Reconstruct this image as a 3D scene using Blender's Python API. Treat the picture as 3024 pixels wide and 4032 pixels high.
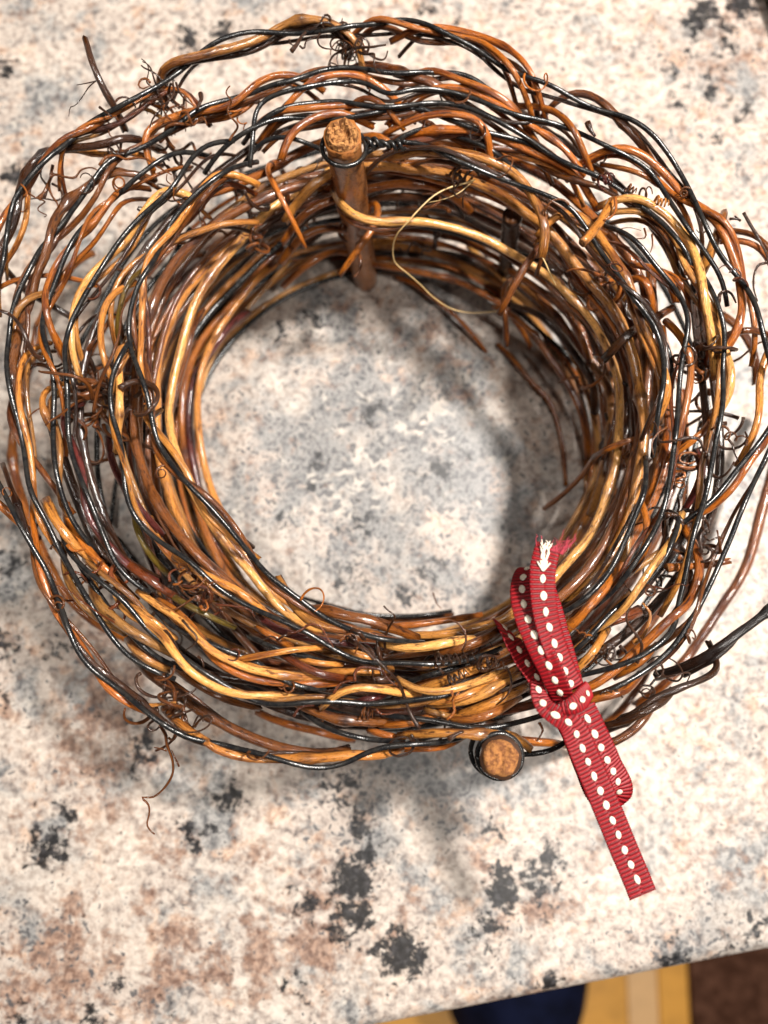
import bpy, bmesh, math, random
import numpy as np
from mathutils import Vector, Matrix, noise, kdtree

for o in list(bpy.data.objects):
    bpy.data.objects.remove(o)
SC = bpy.context.scene
COL = SC.collection
R = math.radians

# ------------------------------------------------------------------ camera, world, lamps, exposure
CAM_H = 0.29            # metres above the counter
PITCH = R(8.33)         # from straight down
FPX = 2917.0            # focal length in pixels of the 3024 x 4032 picture
cam = bpy.data.cameras.new("camera")
cam_ob = bpy.data.objects.new("camera", cam)
COL.objects.link(cam_ob)
SC.camera = cam_ob
cam.sensor_fit = 'VERTICAL'
cam.sensor_height = 9.8
cam.lens = FPX / 4032 * 9.8
cam.clip_start = 0.01
cam.clip_end = 50
cam_ob.location = (0, 0, CAM_H)
cam_ob.rotation_euler = (PITCH, 0, 0)
cam.dof.use_dof = True
cam.dof.focus_distance = 0.207
cam.dof.aperture_fstop = 2.0

world = bpy.data.worlds.new("World")
SC.world = world
world.use_nodes = True
bg = world.node_tree.nodes["Background"]
bg.inputs[0].default_value = (1.0, 0.96, 0.92, 1)
bg.inputs[1].default_value = 0.04

def area(name, loc, target, size, power, col):
    l = bpy.data.lights.new(name, 'AREA')
    l.shape = 'DISK'; l.size = size; l.energy = power; l.color = col
    o = bpy.data.objects.new(name, l); COL.objects.link(o)
    o.location = loc
    o.rotation_euler = (Vector(target) - Vector(loc)).to_track_quat('-Z', 'Y').to_euler()
    return o
area("ceiling_lamp", (0.37, 0.25, 0.92), (0.05, 0.1, 0.05), 0.09, 20.5, (1.0, 0.945, 0.88))
area("ceiling_lamp", (-0.22, 0.22, 1.30), (0.0, 0.1, 0.05), 0.12, 5.0, (1.0, 0.945, 0.88))
area("ceiling_lamp", (0.45, -0.42, 1.35), (0.0, 0.0, 0.05), 0.12, 7.6, (1.0, 0.95, 0.89))
dl = bpy.data.lights.new("added_floor_fill", 'SPOT'); dl.energy = 60; dl.color = (1.0, .92, .80); dl.spot_size = R(56); dl.spot_blend = .4; dl.shadow_soft_size = .1  # unseen fill spot, added to brighten the floor
dlo = bpy.data.objects.new("added_floor_fill", dl); COL.objects.link(dlo); dlo.location = (0.35, -1.05, 1.3)

SC.view_settings.view_transform = 'Standard'
SC.view_settings.look = 'None'
SC.view_settings.exposure = 0.0
SC.view_settings.gamma = 1.0
SC.view_settings.use_curve_mapping = False

# ------------------------------------------------------------------ photo pixel + height -> point in the room
CT, ST = math.cos(PITCH), math.sin(PITCH)
def un(px, py, z):
    x = (px - 1512) / FPX; y = (2016 - py) / FPX
    d = (x, y * CT + ST, y * ST - CT)
    k = (z - CAM_H) / d[2]
    return np.array([k * d[0], k * d[1], z])
CROPS = dict(A=(0, 0, .6028), B=(1000, 0, .6028), C=(2024, 0, .6028), D=(0, 1000, .6028), E=(2024, 1000, .6028),
             F=(0, 2000, .6028), G=(1000, 2200, .6028), H=(2024, 2000, .6028), I=(1200, 400, .6028),
             J=(1700, 1900, .4972), K=(1850, 2000, .7234), L=(0, 2200, .9114), M=(0, 2900, .9645), N=(1400, 2800, .979), O=(800, 1000, .904), Q=(2624, 0, .2712), P=(0, 0, 1.0))
def parse(s, z):
    out = []; c = 'P'
    for tok in s.split():
        if tok in CROPS:
            c = tok; continue
        v = [float(a) for a in tok.split(',')]
        ox, oy, k = CROPS[c]
        zz = (v[2] if len(v) > 2 else z) * .001
        out.append((ox + v[0] * k, oy + v[1] * k, zz))
    return out

# ------------------------------------------------------------------ node helpers
def new_mat(name):
    m = bpy.data.materials.new(name); m.use_nodes = True
    nt = m.node_tree
    return m, nt, nt.nodes["Principled BSDF"]
class N:
    def __init__(s, nt): s.nt = nt
    def node(s, t, **kw):
        n = s.nt.nodes.new(t)
        for k, v in kw.items(): setattr(n, k, v)
        return n
    def link(s, a, b): s.nt.links.new(a, b)
    def put(s, sock, v):
        if hasattr(v, 'is_linked') or isinstance(v, bpy.types.NodeSocket): s.link(v, sock)
        else: sock.default_value = v
    def math(s, op, a, b=None, clamp=False):
        n = s.node('ShaderNodeMath', operation=op, use_clamp=clamp)
        s.put(n.inputs[0], a)
        if b is not None: s.put(n.inputs[1], b)
        return n.outputs[0]
    def mix(s, f, a, b, blend='MIX'):
        n = s.node('ShaderNodeMix', data_type='RGBA', blend_type=blend)
        s.put(n.inputs[0], f)
        for i, v in ((6, a), (7, b)):
            if isinstance(v, tuple) and len(v) == 3: v = v + (1,)
            s.put(n.inputs[i], v)
        return n.outputs[2]
    def noise(s, vec, scale, detail=3, rough=.55, dist=0.0):
        n = s.node('ShaderNodeTexNoise')
        s.link(vec, n.inputs['Vector'])
        n.inputs['Scale'].default_value = scale; n.inputs['Detail'].default_value = detail
        n.inputs['Roughness'].default_value = rough; n.inputs['Distortion'].default_value = dist
        return n.outputs['Fac'], n.outputs['Color']
    def voro(s, vec, scale, feature='F1', rnd=1.0, smooth=None):
        n = s.node('ShaderNodeTexVoronoi', feature=feature)
        s.link(vec, n.inputs['Vector']); n.inputs['Scale'].default_value = scale
        n.inputs['Randomness'].default_value = rnd
        if smooth is not None: n.inputs['Smoothness'].default_value = smooth
        return n
    def ramp(s, f, stops, interp='LINEAR'):
        n = s.node('ShaderNodeValToRGB'); s.put(n.inputs[0], f)
        cr = n.color_ramp; cr.interpolation = interp
        while len(cr.elements) < len(stops): cr.elements.new(.5)
        for e, (p, c) in zip(cr.elements, stops):
            e.position = p
            e.color = (c, c, c, 1) if not isinstance(c, tuple) else (c + (1,) if len(c) == 3 else c)
        return n.outputs[0]
    def step(s, f, a, b, lo=0.0, hi=1.0):
        n = s.node('ShaderNodeMapRange', interpolation_type='SMOOTHSTEP')
        s.put(n.inputs[0], f)
        n.inputs[1].default_value = a; n.inputs[2].default_value = b
        n.inputs[3].default_value = lo; n.inputs[4].default_value = hi
        return n.outputs[0]
    def spots(s, vec, pts):
        """soft discs round given points: max over (x, y, radius, weight)"""
        acc = None
        for x, y, r, w in pts:
            d = s.node('ShaderNodeVectorMath', operation='DISTANCE')
            s.link(vec, d.inputs[0]); d.inputs[1].default_value = (x, y, 0)
            v = s.step(d.outputs['Value'], r * 1.25, r * .3, 0.0, w)
            acc = v if acc is None else s.math('MAXIMUM', acc, v)
        return acc

# ------------------------------------------------------------------ materials
def mat_laminate():
    m, nt, bs = new_mat("granite_laminate"); n = N(nt)
    geo = n.node('ShaderNodeNewGeometry'); P0 = geo.outputs['Position']
    def att(nm):
        a = n.node('ShaderNodeAttribute', attribute_name=nm); return a.outputs['Fac']
    grain, gcol = n.noise(P0, 290, 5, .68, .25)
    base = n.ramp(grain, [(.28, (.085, .08, .08)), (.38, (.25, .215, .20)), (.47, (.46, .40, .36)), (.57, (.61, .545, .49)), (.72, (.80, .76, .71))])
    hue, _ = n.noise(P0, 80, 5, .68, .2)
    base = n.mix(n.step(hue, .51, .64, 0, .62), base, n.mix(n.step(grain, .32, .70), (.30, .155, .09), (.80, .56, .40)))
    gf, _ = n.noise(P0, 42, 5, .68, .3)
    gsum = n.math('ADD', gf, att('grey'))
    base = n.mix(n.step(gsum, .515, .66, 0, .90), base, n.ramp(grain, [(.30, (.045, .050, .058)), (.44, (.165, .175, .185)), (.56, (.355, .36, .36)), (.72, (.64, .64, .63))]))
    L1, _ = n.noise(P0, 27, 3, .6, .3)
    base = n.mix(n.step(L1, .48, .66, 0, .62), base, n.mix(n.step(grain, .30, .70), (.46, .38, .325), (.80, .73, .655)))
    # pale quartz
    qf, _ = n.noise(P0, 150, 4, .6, .2)
    base = n.mix(n.step(n.math('ADD', qf, att('pale')), .58, .70, 0, .55), base, (.74, .69, .62))
    # rust
    rf, _ = n.noise(P0, 120, 6, .68, .3)
    rt, _ = n.noise(P0, 420, 3, .6)
    base = n.mix(n.step(n.math('ADD', rf, att('rust')), .55, .72, 0, .80), base, n.mix(n.step(rt, .35, .7), (.12, .050, .030), (.46, .30, .22)))
    # small dark grains and black flakes
    df, _ = n.noise(P0, 290, 4, .6, .3)
    base = n.mix(n.step(n.math('ADD', df, n.math('ADD', att('speck'), n.math('MULTIPLY', n.math('SUBTRACT', .47, L1), .32))), .61, .67, 0, .90), base, n.mix(rt, (.03, .032, .04), (.13, .13, .14)))
    bf, _ = n.noise(P0, 240, 5, .72, .3)
    base = n.mix(n.step(n.math('ADD', bf, att('black')), .60, .70, 0, .97), base, n.mix(n.step(rt, .42, .75), (.006, .0065, .008), (.06, .06, .068)))
    base = n.mix(1.0, base, (.85, .82, .79), 'MULTIPLY')
    n.link(base, bs.inputs['Base Color'])
    bs.inputs['Roughness'].default_value = .40
    bs.inputs['Specular IOR Level'].default_value = .4
    bump = n.node('ShaderNodeBump'); bump.inputs['Strength'].default_value = .10; bump.inputs['Distance'].default_value = .0003
    n.link(grain, bump.inputs['Height']); n.link(bump.outputs[0], bs.inputs['Normal'])
    return m

def mat_vine(name, rough=.30, bark=1.0):
    """cane bark: colour of the object, darker streaks and patches along the length (UV: x along in metres, y round)"""
    m, nt, bs = new_mat(name); n = N(nt)
    oi = n.node('ShaderNodeObjectInfo'); uv = n.node('ShaderNodeUVMap')
    sep = n.node('ShaderNodeSeparateXYZ'); n.link(uv.outputs[0], sep.inputs[0])
    off = n.math('MULTIPLY', oi.outputs['Random'], 37.0)
    ang = n.math('MULTIPLY', sep.outputs[1], 2 * math.pi)
    cx = n.math('COSINE', ang); sy = n.math('SINE', ang)
    def vec(sl, sr):
        c = n.node('ShaderNodeCombineXYZ')
        n.link(n.math('ADD', n.math('MULTIPLY', sep.outputs[0], sl), off), c.inputs[0])
        n.link(n.math('MULTIPLY', cx, sr), c.inputs[1]); n.link(n.math('MULTIPLY', sy, sr), c.inputs[2])
        return c.outputs[0]
    colr = oi.outputs['Color']
    patch, _ = n.noise(vec(55, .55), 1.0, 4, .6)
    streak, _ = n.noise(vec(90, 3.2), 1.0, 4, .65)
    fine, _ = n.noise(vec(900, 6.0), 1.0, 3, .6)
    dark = n.mix(1.0, colr, (.24, .13, .09), 'MULTIPLY')
    vdark = n.mix(1.0, colr, (.09, .045, .035), 'MULTIPLY')
    pale = n.mix(1.0, colr, (1.3, 1.3, 1.3), 'MULTIPLY')
    blot, _ = n.noise(vec(210, .9), 1.0, 5, .7)
    c = n.mix(n.step(patch, .50, .66, 0, .80 * bark), colr, dark)
    c = n.mix(n.step(patch, .46, .30, 0, .60), c, pale)
    c = n.mix(n.step(streak, .55, .68, 0, .70 * bark), c, dark)
    c = n.mix(n.step(blot, .56, .66, 0, .85 * bark), c, vdark)
    c = n.mix(n.step(fine, .55, .66, 0, .75 * bark), c, vdark)
    nd = n.node('ShaderNodeAttribute', attribute_name="node")
    c = n.mix(n.math('MULTIPLY', nd.outputs['Fac'], n.step(streak, .25, .6, .45, .95)), c, vdark)
    n.link(c, bs.inputs['Base Color'])
    n.link(n.step(blot, .35, .65, rough - .08, rough + .20), bs.inputs['Roughness'])
    bs.inputs['Specular IOR Level'].default_value = .28
    bs.inputs['Coat Weight'].default_value = .62; bs.inputs['Coat Roughness'].default_value = .12
    h = n.math('ADD', n.math('MULTIPLY', streak, 1.0), n.math('ADD', n.math('MULTIPLY', fine, .5), n.math('MULTIPLY', blot, .7)))
    bump = n.node('ShaderNodeBump'); bump.inputs['Strength'].default_value = .7; bump.inputs['Distance'].default_value = .0007
    n.link(h, bump.inputs['Height']); n.link(bump.outputs[0], bs.inputs['Normal'])
    b2 = n.node('ShaderNodeBump'); b2.inputs['Strength'].default_value = .35; b2.inputs['Distance'].default_value = .0005
    n.link(blot, b2.inputs['Height']); n.link(b2.outputs[0], bs.inputs['Coat Normal'])
    return m

def mat_plain(name, col, rough=.5, spec=.5, var=.0, scale=800, bump=0.0, col2=None):
    m, nt, bs = new_mat(name); n = N(nt)
    tc = n.node('ShaderNodeTexCoord')
    f, _ = n.noise(tc.outputs['Object'], scale, 4, .62)
    c2 = col2 or tuple(v * (1 - var) for v in col)
    n.link(n.mix(n.step(f, .38, .64), col, c2), bs.inputs['Base Color'])
    bs.inputs['Roughness'].default_value = rough; bs.inputs['Specular IOR Level'].default_value = spec
    if bump:
        b = n.node('ShaderNodeBump'); b.inputs['Strength'].default_value = bump; b.inputs['Distance'].default_value = .0006
        n.link(f, b.inputs['Height']); n.link(b.outputs[0], bs.inputs['Normal'])
    return m

M_LAM = mat_laminate()
M_VINE = mat_vine("vine_bark", .30)
M_TEND = mat_vine("tendril_bark", .42)
M_END = mat_plain("cut_wood_end", (.44, .21, .072), .8, .2, .0, 800, 1.0, (.15, .058, .020))
M_CORK = mat_plain("cut_pith_end", (.36, .155, .050), .85, .15, .0, 1000, 1.0, (.17, .066, .028))
M_WIRE = mat_plain("black_coated_wire", (.009, .009, .010), .22, .45, .4, 420, .25, (.022, .020, .018))
M_STAKE = mat_vine("stake_bark", .34, .6)
M_RED, _nt, _bs = new_mat("red_grosgrain"); _n = N(_nt)      # one red; shade in the grooves between ribs is painted in as darker red
_a = _n.node('ShaderNodeAttribute', attribute_name="groove_shading"); _tc = _n.node('ShaderNodeTexCoord')
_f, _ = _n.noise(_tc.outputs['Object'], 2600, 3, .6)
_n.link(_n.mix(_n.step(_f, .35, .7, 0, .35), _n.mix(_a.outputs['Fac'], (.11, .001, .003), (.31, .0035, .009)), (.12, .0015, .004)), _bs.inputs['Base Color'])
_bs.inputs['Roughness'].default_value = .5; _bs.inputs['Specular IOR Level'].default_value = .35
M_STITCH = mat_plain("cream_stitch_thread", (.84, .74, .60), .6, .3, .12, 3000, .25)
M_FRAY = mat_plain("frayed_red_thread", (.42, .05, .075), .7, .2, .3, 2500)
M_FIBRE = mat_plain("pale_fibre", (.62, .42, .18), .4, .5, .3, 600)
M_WOODFLOOR = mat_plain("orange_floor_wood", (.62, .30, .05), .4, .4, .25, 14)
M_PALEWOOD = mat_plain("pale_floor_wood", (.62, .38, .18), .4, .4, .15, 14)
M_MAT = mat_plain("dark_mat_pile", (.045, .018, .010), .9, .1, .0, 60, 0, (.10, .045, .028))
M_NAVY = mat_plain("navy_fabric", (.004, .006, .022), .9, .1, .5, 40)
M_BROWNBOARD = mat_plain("brown_board", (.12, .045, .015), .5, .4, .4, 60)

# ------------------------------------------------------------------ mesh helpers
def link(name, me, mats, parent=None, color=None):
    o = bpy.data.objects.new(name, me); COL.objects.link(o)
    for m in (mats if isinstance(mats, (list, tuple)) else [mats]): 
        if len(me.materials) < (len(mats) if isinstance(mats, (list, tuple)) else 1): me.materials.append(m)
    if parent is not None: o.parent = parent
    if color is not None: o.color = (color[0], color[1], color[2], 1)
    return o
def thing(name, label, cat, loc=(0, 0, 0), group=None):
    o = bpy.data.objects.new(name, None); COL.objects.link(o); o.location = loc
    o.empty_display_size = .02
    o['label'] = label; o['category'] = cat
    if group: o['group'] = group
    return o

def catmull(P, step):
    P = np.asarray(P, float)
    if len(P) == 2: P = np.array([P[0], (P[0] + P[1]) / 2, P[1]])
    Q = np.vstack([2 * P[0] - P[1], P, 2 * P[-1] - P[-2]])
    out = []
    for i in range(1, len(Q) - 2):
        p0, p1, p2, p3 = Q[i - 1], Q[i], Q[i + 1], Q[i + 2]
        # centripetal
        t0 = 0; t1 = t0 + max(1e-6, np.linalg.norm(p1 - p0)) ** .5; t2 = t1 + max(1e-6, np.linalg.norm(p2 - p1)) ** .5; t3 = t2 + max(1e-6, np.linalg.norm(p3 - p2)) ** .5
        k = max(2, int(np.linalg.norm(p2 - p1) / (step * .5)))
        for t in np.linspace(t1, t2, k, endpoint=False):
            A1 = (t1 - t) / (t1 - t0) * p0 + (t - t0) / (t1 - t0) * p1
            A2 = (t2 - t) / (t2 - t1) * p1 + (t - t1) / (t2 - t1) * p2
            A3 = (t3 - t) / (t3 - t2) * p2 + (t - t2) / (t3 - t2) * p3
            B1 = (t2 - t) / (t2 - t0) * A1 + (t - t0) / (t2 - t0) * A2
            B2 = (t3 - t) / (t3 - t1) * A2 + (t - t1) / (t3 - t1) * A3
            out.append((t2 - t) / (t2 - t1) * B1 + (t - t1) / (t2 - t1) * B2)
    out.append(P[-1]); out = np.array(out)
    s = np.r_[0, np.cumsum(np.linalg.norm(np.diff(out, axis=0), axis=1))]
    n = max(3, int(s[-1] / step) + 1)
    u = np.linspace(0, s[-1], n)
    return np.stack([np.interp(u, s, out[:, k]) for k in range(3)], 1)

def tube_mesh(name, P, rad, sides=8, cap_mat=0, jag=0.0, rng=random, dome=.25):
    """tube along P (n,3) with radii (n,), UV x = metres along, y = turn; end caps in material slot cap_mat"""
    n = len(P)
    T = np.gradient(P, axis=0); T /= np.linalg.norm(T, axis=1)[:, None] + 1e-12
    ref = np.array([0, 0, 1.]) if abs(T[0][2]) < .9 else np.array([1., 0, 0])
    a = np.cross(T[0], ref); a /= np.linalg.norm(a)
    V = []; fr = []
    for i in range(n):
        a = a - T[i] * a.dot(T[i]); a /= np.linalg.norm(a) + 1e-12
        b = np.cross(T[i], a); fr.append((a, b))
    ph = np.arange(sides) * 2 * math.pi / sides
    cs, sn = np.cos(ph), np.sin(ph)
    L = np.r_[0, np.cumsum(np.linalg.norm(np.diff(P, axis=0), axis=1))]
    A = np.array([f[0] for f in fr]); B = np.array([f[1] for f in fr])
    ring = P[:, None, :] + (A[:, None, :] * cs[None, :, None] + B[:, None, :] * sn[None, :, None]) * rad[:, :, None] if rad.ndim == 2 else \
           P[:, None, :] + (A[:, None, :] * cs[None, :, None] + B[:, None, :] * sn[None, :, None]) * rad[:, None, None]
    V = ring.reshape(-1, 3)
    if jag:
        for j in range(sides):
            V[j] -= T[0] * rng.random() * jag
            V[(n - 1) * sides + j] += T[-1] * rng.random() * jag
    r0 = rad[0].mean() if rad.ndim == 2 else rad[0]
    r1 = rad[-1].mean() if rad.ndim == 2 else rad[-1]
    V = np.vstack([V, P[0] - T[0] * r0 * dome, P[-1] + T[-1] * r1 * dome])
    F = []; UV = []; MI = []
    for i in range(n - 1):
        for j in range(sides):
            k = (j + 1) % sides
            F.append((i * sides + j, i * sides + k, (i + 1) * sides + k, (i + 1) * sides + j))
            UV += [(L[i], j / sides), (L[i], (j + 1) / sides), (L[i + 1], (j + 1) / sides), (L[i + 1], j / sides)]; MI.append(0)
    c0, c1 = n * sides, n * sides + 1
    for j in range(sides):
        k = (j + 1) % sides
        F.append((c0, k, j)); UV += [(0, 0)] * 3; MI.append(cap_mat)
        F.append((c1, (n - 1) * sides + j, (n - 1) * sides + k)); UV += [(L[-1], 0)] * 3; MI.append(cap_mat)
    me = bpy.data.meshes.new(name)
    me.from_pydata(V.tolist(), [], F)
    uvl = me.uv_layers.new(name="UVMap")
    uvl.data.foreach_set('uv', np.array(UV, 'f').ravel())
    me.polygons.foreach_set('material_index', MI)
    me.polygons.foreach_set('use_smooth', [True] * len(F))
    me.update()
    return me

# ------------------------------------------------------------------ the setting: countertop and what shows below its edge
def fl(c, txt, w):
    return [(c, (float(a), float(b), float(r), w if len(q) == 0 else float(q[0]))) for a, b, r, *q in (t.split(',') for t in txt.split())]
FLAKES = dict(
    rust=fl('M', "280,960,15 700,930,9 720,850,7 880,960,8 1070,960,9 1090,860,7 1040,760,6 1050,470,6 1280,860,12 430,130,15,.16 380,70,16,.16 90,1090,9 290,690,6 600,650,5,.14 760,830,6 450,900,7 1300,620,9 250,830,9 600,1060,6 180,900,8 400,300,18,.10 700,450,12,.12", .22)
        + fl('F', "730,880,16,.17 690,1300,15,.20 560,1480,12,.14 800,1500,10,.16 640,1100,10,.1", .2) + fl('N', "770,790,8,.2 900,650,5,.14 1500,640,9,.10 210,820,7,.10 490,640,6,.12", .2)
        + fl('Q', "1000,900,22,.10 1000,500,10,.12 800,250,8,.12", .1) + fl('O', "1150,560,12,.12 950,370,12,.12 620,200,10,.1 1450,1200,10,.08", .1),
    black=fl('M', "190,450,8 240,480,5 950,240,6 900,260,4 770,370,4 790,450,3.5 850,370,5,.14 590,75,5 640,80,4,.14 1450,590,7,.34 1400,530,4,.26 1420,710,8 1400,790,6 1250,680,5 1630,880,8 1390,215,6 1470,370,6 1500,500,5 1200,1010,5,.16 480,1010,3 370,1140,4 90,1140,4 270,310,4 600,20,4 550,150,3", .22)
        + fl('N', "590,650,4,.32 590,730,6,.34 740,640,8,.2 800,580,5,.2 720,700,6,.18 190,970,8,.32 230,1000,6,.3 110,980,5,.22 530,870,6,.2 770,790,5,.17 1480,900,6,.12 1280,980,6,.18 60,570,5,.2 560,490,5,.18 790,1095,4,.26 0,690,7,.3 5,820,6,.3 1600,870,6,.16", .2)
        + fl('A', "1240,270,6,.25 1210,300,4,.22 1450,205,6,.26 40,455,5,.24 1100,280,2.5,.2 100,1130,6,.24 60,1150,4,.2 1270,420,3,.18", .2)
        + fl('F', "50,370,6,.2 30,880,6,.2 380,900,5,.16 860,1360,4,.16 950,1590,5,.22 880,1580,3,.2 20,1220,4,.16", .2)
        + fl('B', "1140,40,6,.16 1350,150,4,.14", .2)
        + fl('Q', "560,170,7,.26 680,190,6,.24 430,320,5,.28 430,410,3.5,.26 1090,65,6,.34 1190,90,4,.3 420,590,3,.22 350,790,3,.24 860,430,5,.16 960,660,4,.18 740,560,3,.16 800,900,5,.14 650,1110,5,.14 660,1390,4,.2 150,1440,4,.2 320,1190,4,.14 50,1050,4,.18 690,1320,2.5,.2 710,2000,3,.2 1160,1600,4,.18 1060,1750,3,.2 1210,1450,3,.18 920,1500,2.5,.18", .2)
        + fl('O', "350,350,6 480,290,8,.14 730,690,5,.2 500,890,4,.2 1040,940,5,.24 950,960,3,.2 680,1180,8,.16 640,1400,8,.15 880,1490,4,.22 990,1380,6,.16 340,1160,6,.15 1480,640,4,.16 1150,880,2.5,.22 470,1010,3,.2 1030,1060,3,.18", .16),
    grey=fl('N', "300,330,26 150,260,18 1500,900,14,.16 1280,990,10 1100,450,20,.06 650,860,16 1600,550,12,.10 1000,1050,14,.06 80,560,8", .13)
        + fl('O', "760,800,66,.19 1000,1300,34 250,900,26,.10 700,1250,22 400,350,30,.08 1350,850,26,.10 750,700,14,.08 600,1420,22,.12 1300,1100,22,.08", .12)  # widest disc: greyer laminate, with the shade inside the ring painted in
        + fl('M', "850,390,8,.18 200,460,9,.16 800,700,13,.10 1180,650,8,.10 100,620,14,.10 300,550,14,.08 1200,1020,8,.14 1550,250,12 1130,1100,10,.10 30,280,16,.06", .12)
        + fl('A', "450,520,14,.06 60,600,9,.12 220,570,7,.12 180,680,7,.12 30,860,7,.12 300,200,18,.04", .1) + fl('F', "250,900,22,.06 300,1250,22,.06 60,380,10,.14 120,700,14,.04", .1)
        + fl('E', "1500,850,14,.12 1500,1100,12,.1 1400,1500,12,.08", .1) + fl('C', "560,430,6,.16 1400,600,18,.05 1550,900,18,.06", .1) + fl('Q', "560,460,7,.14", .1),
    pale=fl('N', "1250,120,22,.05 850,950,14 640,820,8 1350,250,18,.05", .08) + fl('O', "950,740,15,.12 620,1020,16,.12 1080,500,9,.1 780,900,10,.1", .1) + fl('M', "800,720,12,.08 1130,1130,9,.18 260,920,2,.3 870,1010,2.5,.3 1000,1020,6,.1", .1)
        + fl('A', "250,480,9,.08 800,850,14,.08 850,370,9,.08", .1) + fl('C', "300,250,20,.06", .1),
    speck=fl('O', "750,900,62,.125 1000,1350,35,.075 680,1250,22,.09 640,1420,14,.09 340,1160,14,.08 1050,950,14,.07 480,290,20,.07 250,850,30,.06 700,700,20,.06", .06)
        + fl('N', "330,400,16,.11 200,300,18,.10 60,500,12,.09 450,250,14,.08 1480,900,13,.14 1270,1000,9,.13 740,660,12,.11 1050,950,12,.05 30,330,10,.09 600,880,8,.07", .08)
        + fl('M', "130,700,16,.10 60,640,10,.10 350,780,16,.09 450,960,10,.11 270,960,10,.10 480,880,10,.09 560,1080,8,.07 1500,280,14,.10 1580,440,12,.09 230,600,10,.08 380,590,8,.07 190,470,9,.10", .08)
        + fl('F', "120,500,26,.05 250,1000,26,.05 350,1250,24,.055 100,1400,26,.05 200,750,22,.05", .05) + fl('D', "1580,1200,20,.06", .05)
        + fl('C', "1200,400,26,.075 1000,700,18,.05 1300,900,26,.07 1500,600,20,.06 1400,1250,20,.04", .06) + fl('A', "250,300,30,.02 150,650,20,.035", .03))
def build_counter():
    e0, e1 = un(1512, 4058, 0), un(3024, 3762, 0)
    d = (e1 - e0); d /= np.linalg.norm(d); nrm = np.array([-d[1], d[0], 0])
    prof = [(u, 0.0) for u in [.70, .60] + list(np.linspace(.50, .009, 260))]
    rr = .007
    for k in range(0, 9):
        a = R(90 + k * 90 / 8); prof.append((rr + rr * math.cos(a), -rr + rr * math.sin(a)))
    prof += [(0, -.034)] 
    for k in range(1, 5):
        a = R(180 + k * 90 / 4); prof.append((.004 + .004 * math.cos(a), -.034 + .004 * math.sin(a)))
    prof += [(.70, -.038)]
    xs = [-.9, -.6] + list(np.linspace(-.30, .34, 330)) + [.6, .9]
    V = []
    for x in xs:
        for u, z in prof:
            p = e0 + d * x + nrm * u; V.append((p[0], p[1], z))
    m = len(prof); F = []
    for i in range(len(xs) - 1):
        for j in range(m):
            k = (j + 1) % m
            F.append((i * m + j, i * m + k, (i + 1) * m + k, (i + 1) * m + j))
    F.append(tuple(range(m))); F.append(tuple(range((len(xs) - 1) * m + m - 1, (len(xs) - 1) * m - 1, -1)))
    me = bpy.data.meshes.new("countertop"); me.from_pydata(V, [], F); 
    bm = bmesh.new(); bm.from_mesh(me); bmesh.ops.recalc_face_normals(bm, faces=bm.faces); bm.to_mesh(me); bm.free()
    co = np.zeros(len(me.vertices) * 3, 'f'); me.vertices.foreach_get('co', co); co = co.reshape(-1, 3)
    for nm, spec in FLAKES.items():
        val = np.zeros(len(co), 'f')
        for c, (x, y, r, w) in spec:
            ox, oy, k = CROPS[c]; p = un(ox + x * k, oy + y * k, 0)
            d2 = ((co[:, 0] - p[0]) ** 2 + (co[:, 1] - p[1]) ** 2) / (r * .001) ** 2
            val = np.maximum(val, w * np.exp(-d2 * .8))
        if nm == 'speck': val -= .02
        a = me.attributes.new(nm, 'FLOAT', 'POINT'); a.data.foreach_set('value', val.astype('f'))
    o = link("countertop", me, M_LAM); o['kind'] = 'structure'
    return d, nrm, e0
EDGE_D, EDGE_N, EDGE_0 = build_counter()

def box(name, x0, x1, y0, y1, z0, z1, mat, parent=None, bev=.0):
    bm = bmesh.new(); bmesh.ops.create_cube(bm, size=1)
    for v in bm.verts:
        v.co = Vector(((x0 + x1) / 2 + v.co.x * (x1 - x0), (y0 + y1) / 2 + v.co.y * (y1 - y0), (z0 + z1) / 2 + v.co.z * (z1 - z0)))
    if bev: bmesh.ops.bevel(bm, geom=bm.edges[:], offset=bev, segments=2, affect='EDGES')
    me = bpy.data.meshes.new(name); bm.to_mesh(me); bm.free()
    return link(name, me, mat, parent)
FZ = -.90
fl = box("floor", -1.2, 1.6, -1.5, .6, FZ - .03, FZ - .006, M_WOODFLOOR); fl['kind'] = 'structure'
xs = [-.90, -.62, -.33, -.05, .24, un(2468, 3900, FZ)[0], un(2592, 3900, FZ)[0], .62, .90]
for a, b in zip(xs[:-1], xs[1:]):
    pale = abs(a - un(2468, 3900, FZ)[0]) < 1e-6
    box("floor_board", a + .0012, b - .0012, -1.3, .4, FZ - .0055, FZ, M_PALEWOOD if pale else M_WOODFLOOR, fl, .001)
# dark mat
mx = un(2706, 3850, FZ)[0]
bm = bmesh.new(); bmesh.ops.create_grid(bm, x_segments=40, y_segments=40, size=.5)
rg = random.Random(5)
for v in bm.verts:
    v.co = Vector((mx + (v.co.x + .5) * .62, -1.1 + (v.co.y + .5) * 1.2, FZ + .012 + rg.random() * .004))
r = bmesh.ops.extrude_face_region(bm, geom=bm.faces[:])
for v in [g for g in r['geom'] if isinstance(g, bmesh.types.BMVert)]: v.co.z = FZ + .001
me = bpy.data.meshes.new("floor_mat"); bmesh.ops.recalc_face_normals(bm, faces=bm.faces); bm.to_mesh(me); bm.free()
o = link("floor_mat", me, M_MAT); o['label'] = "dark brown speckled mat on floor at lower right corner"; o['category'] = "mat"
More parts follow.
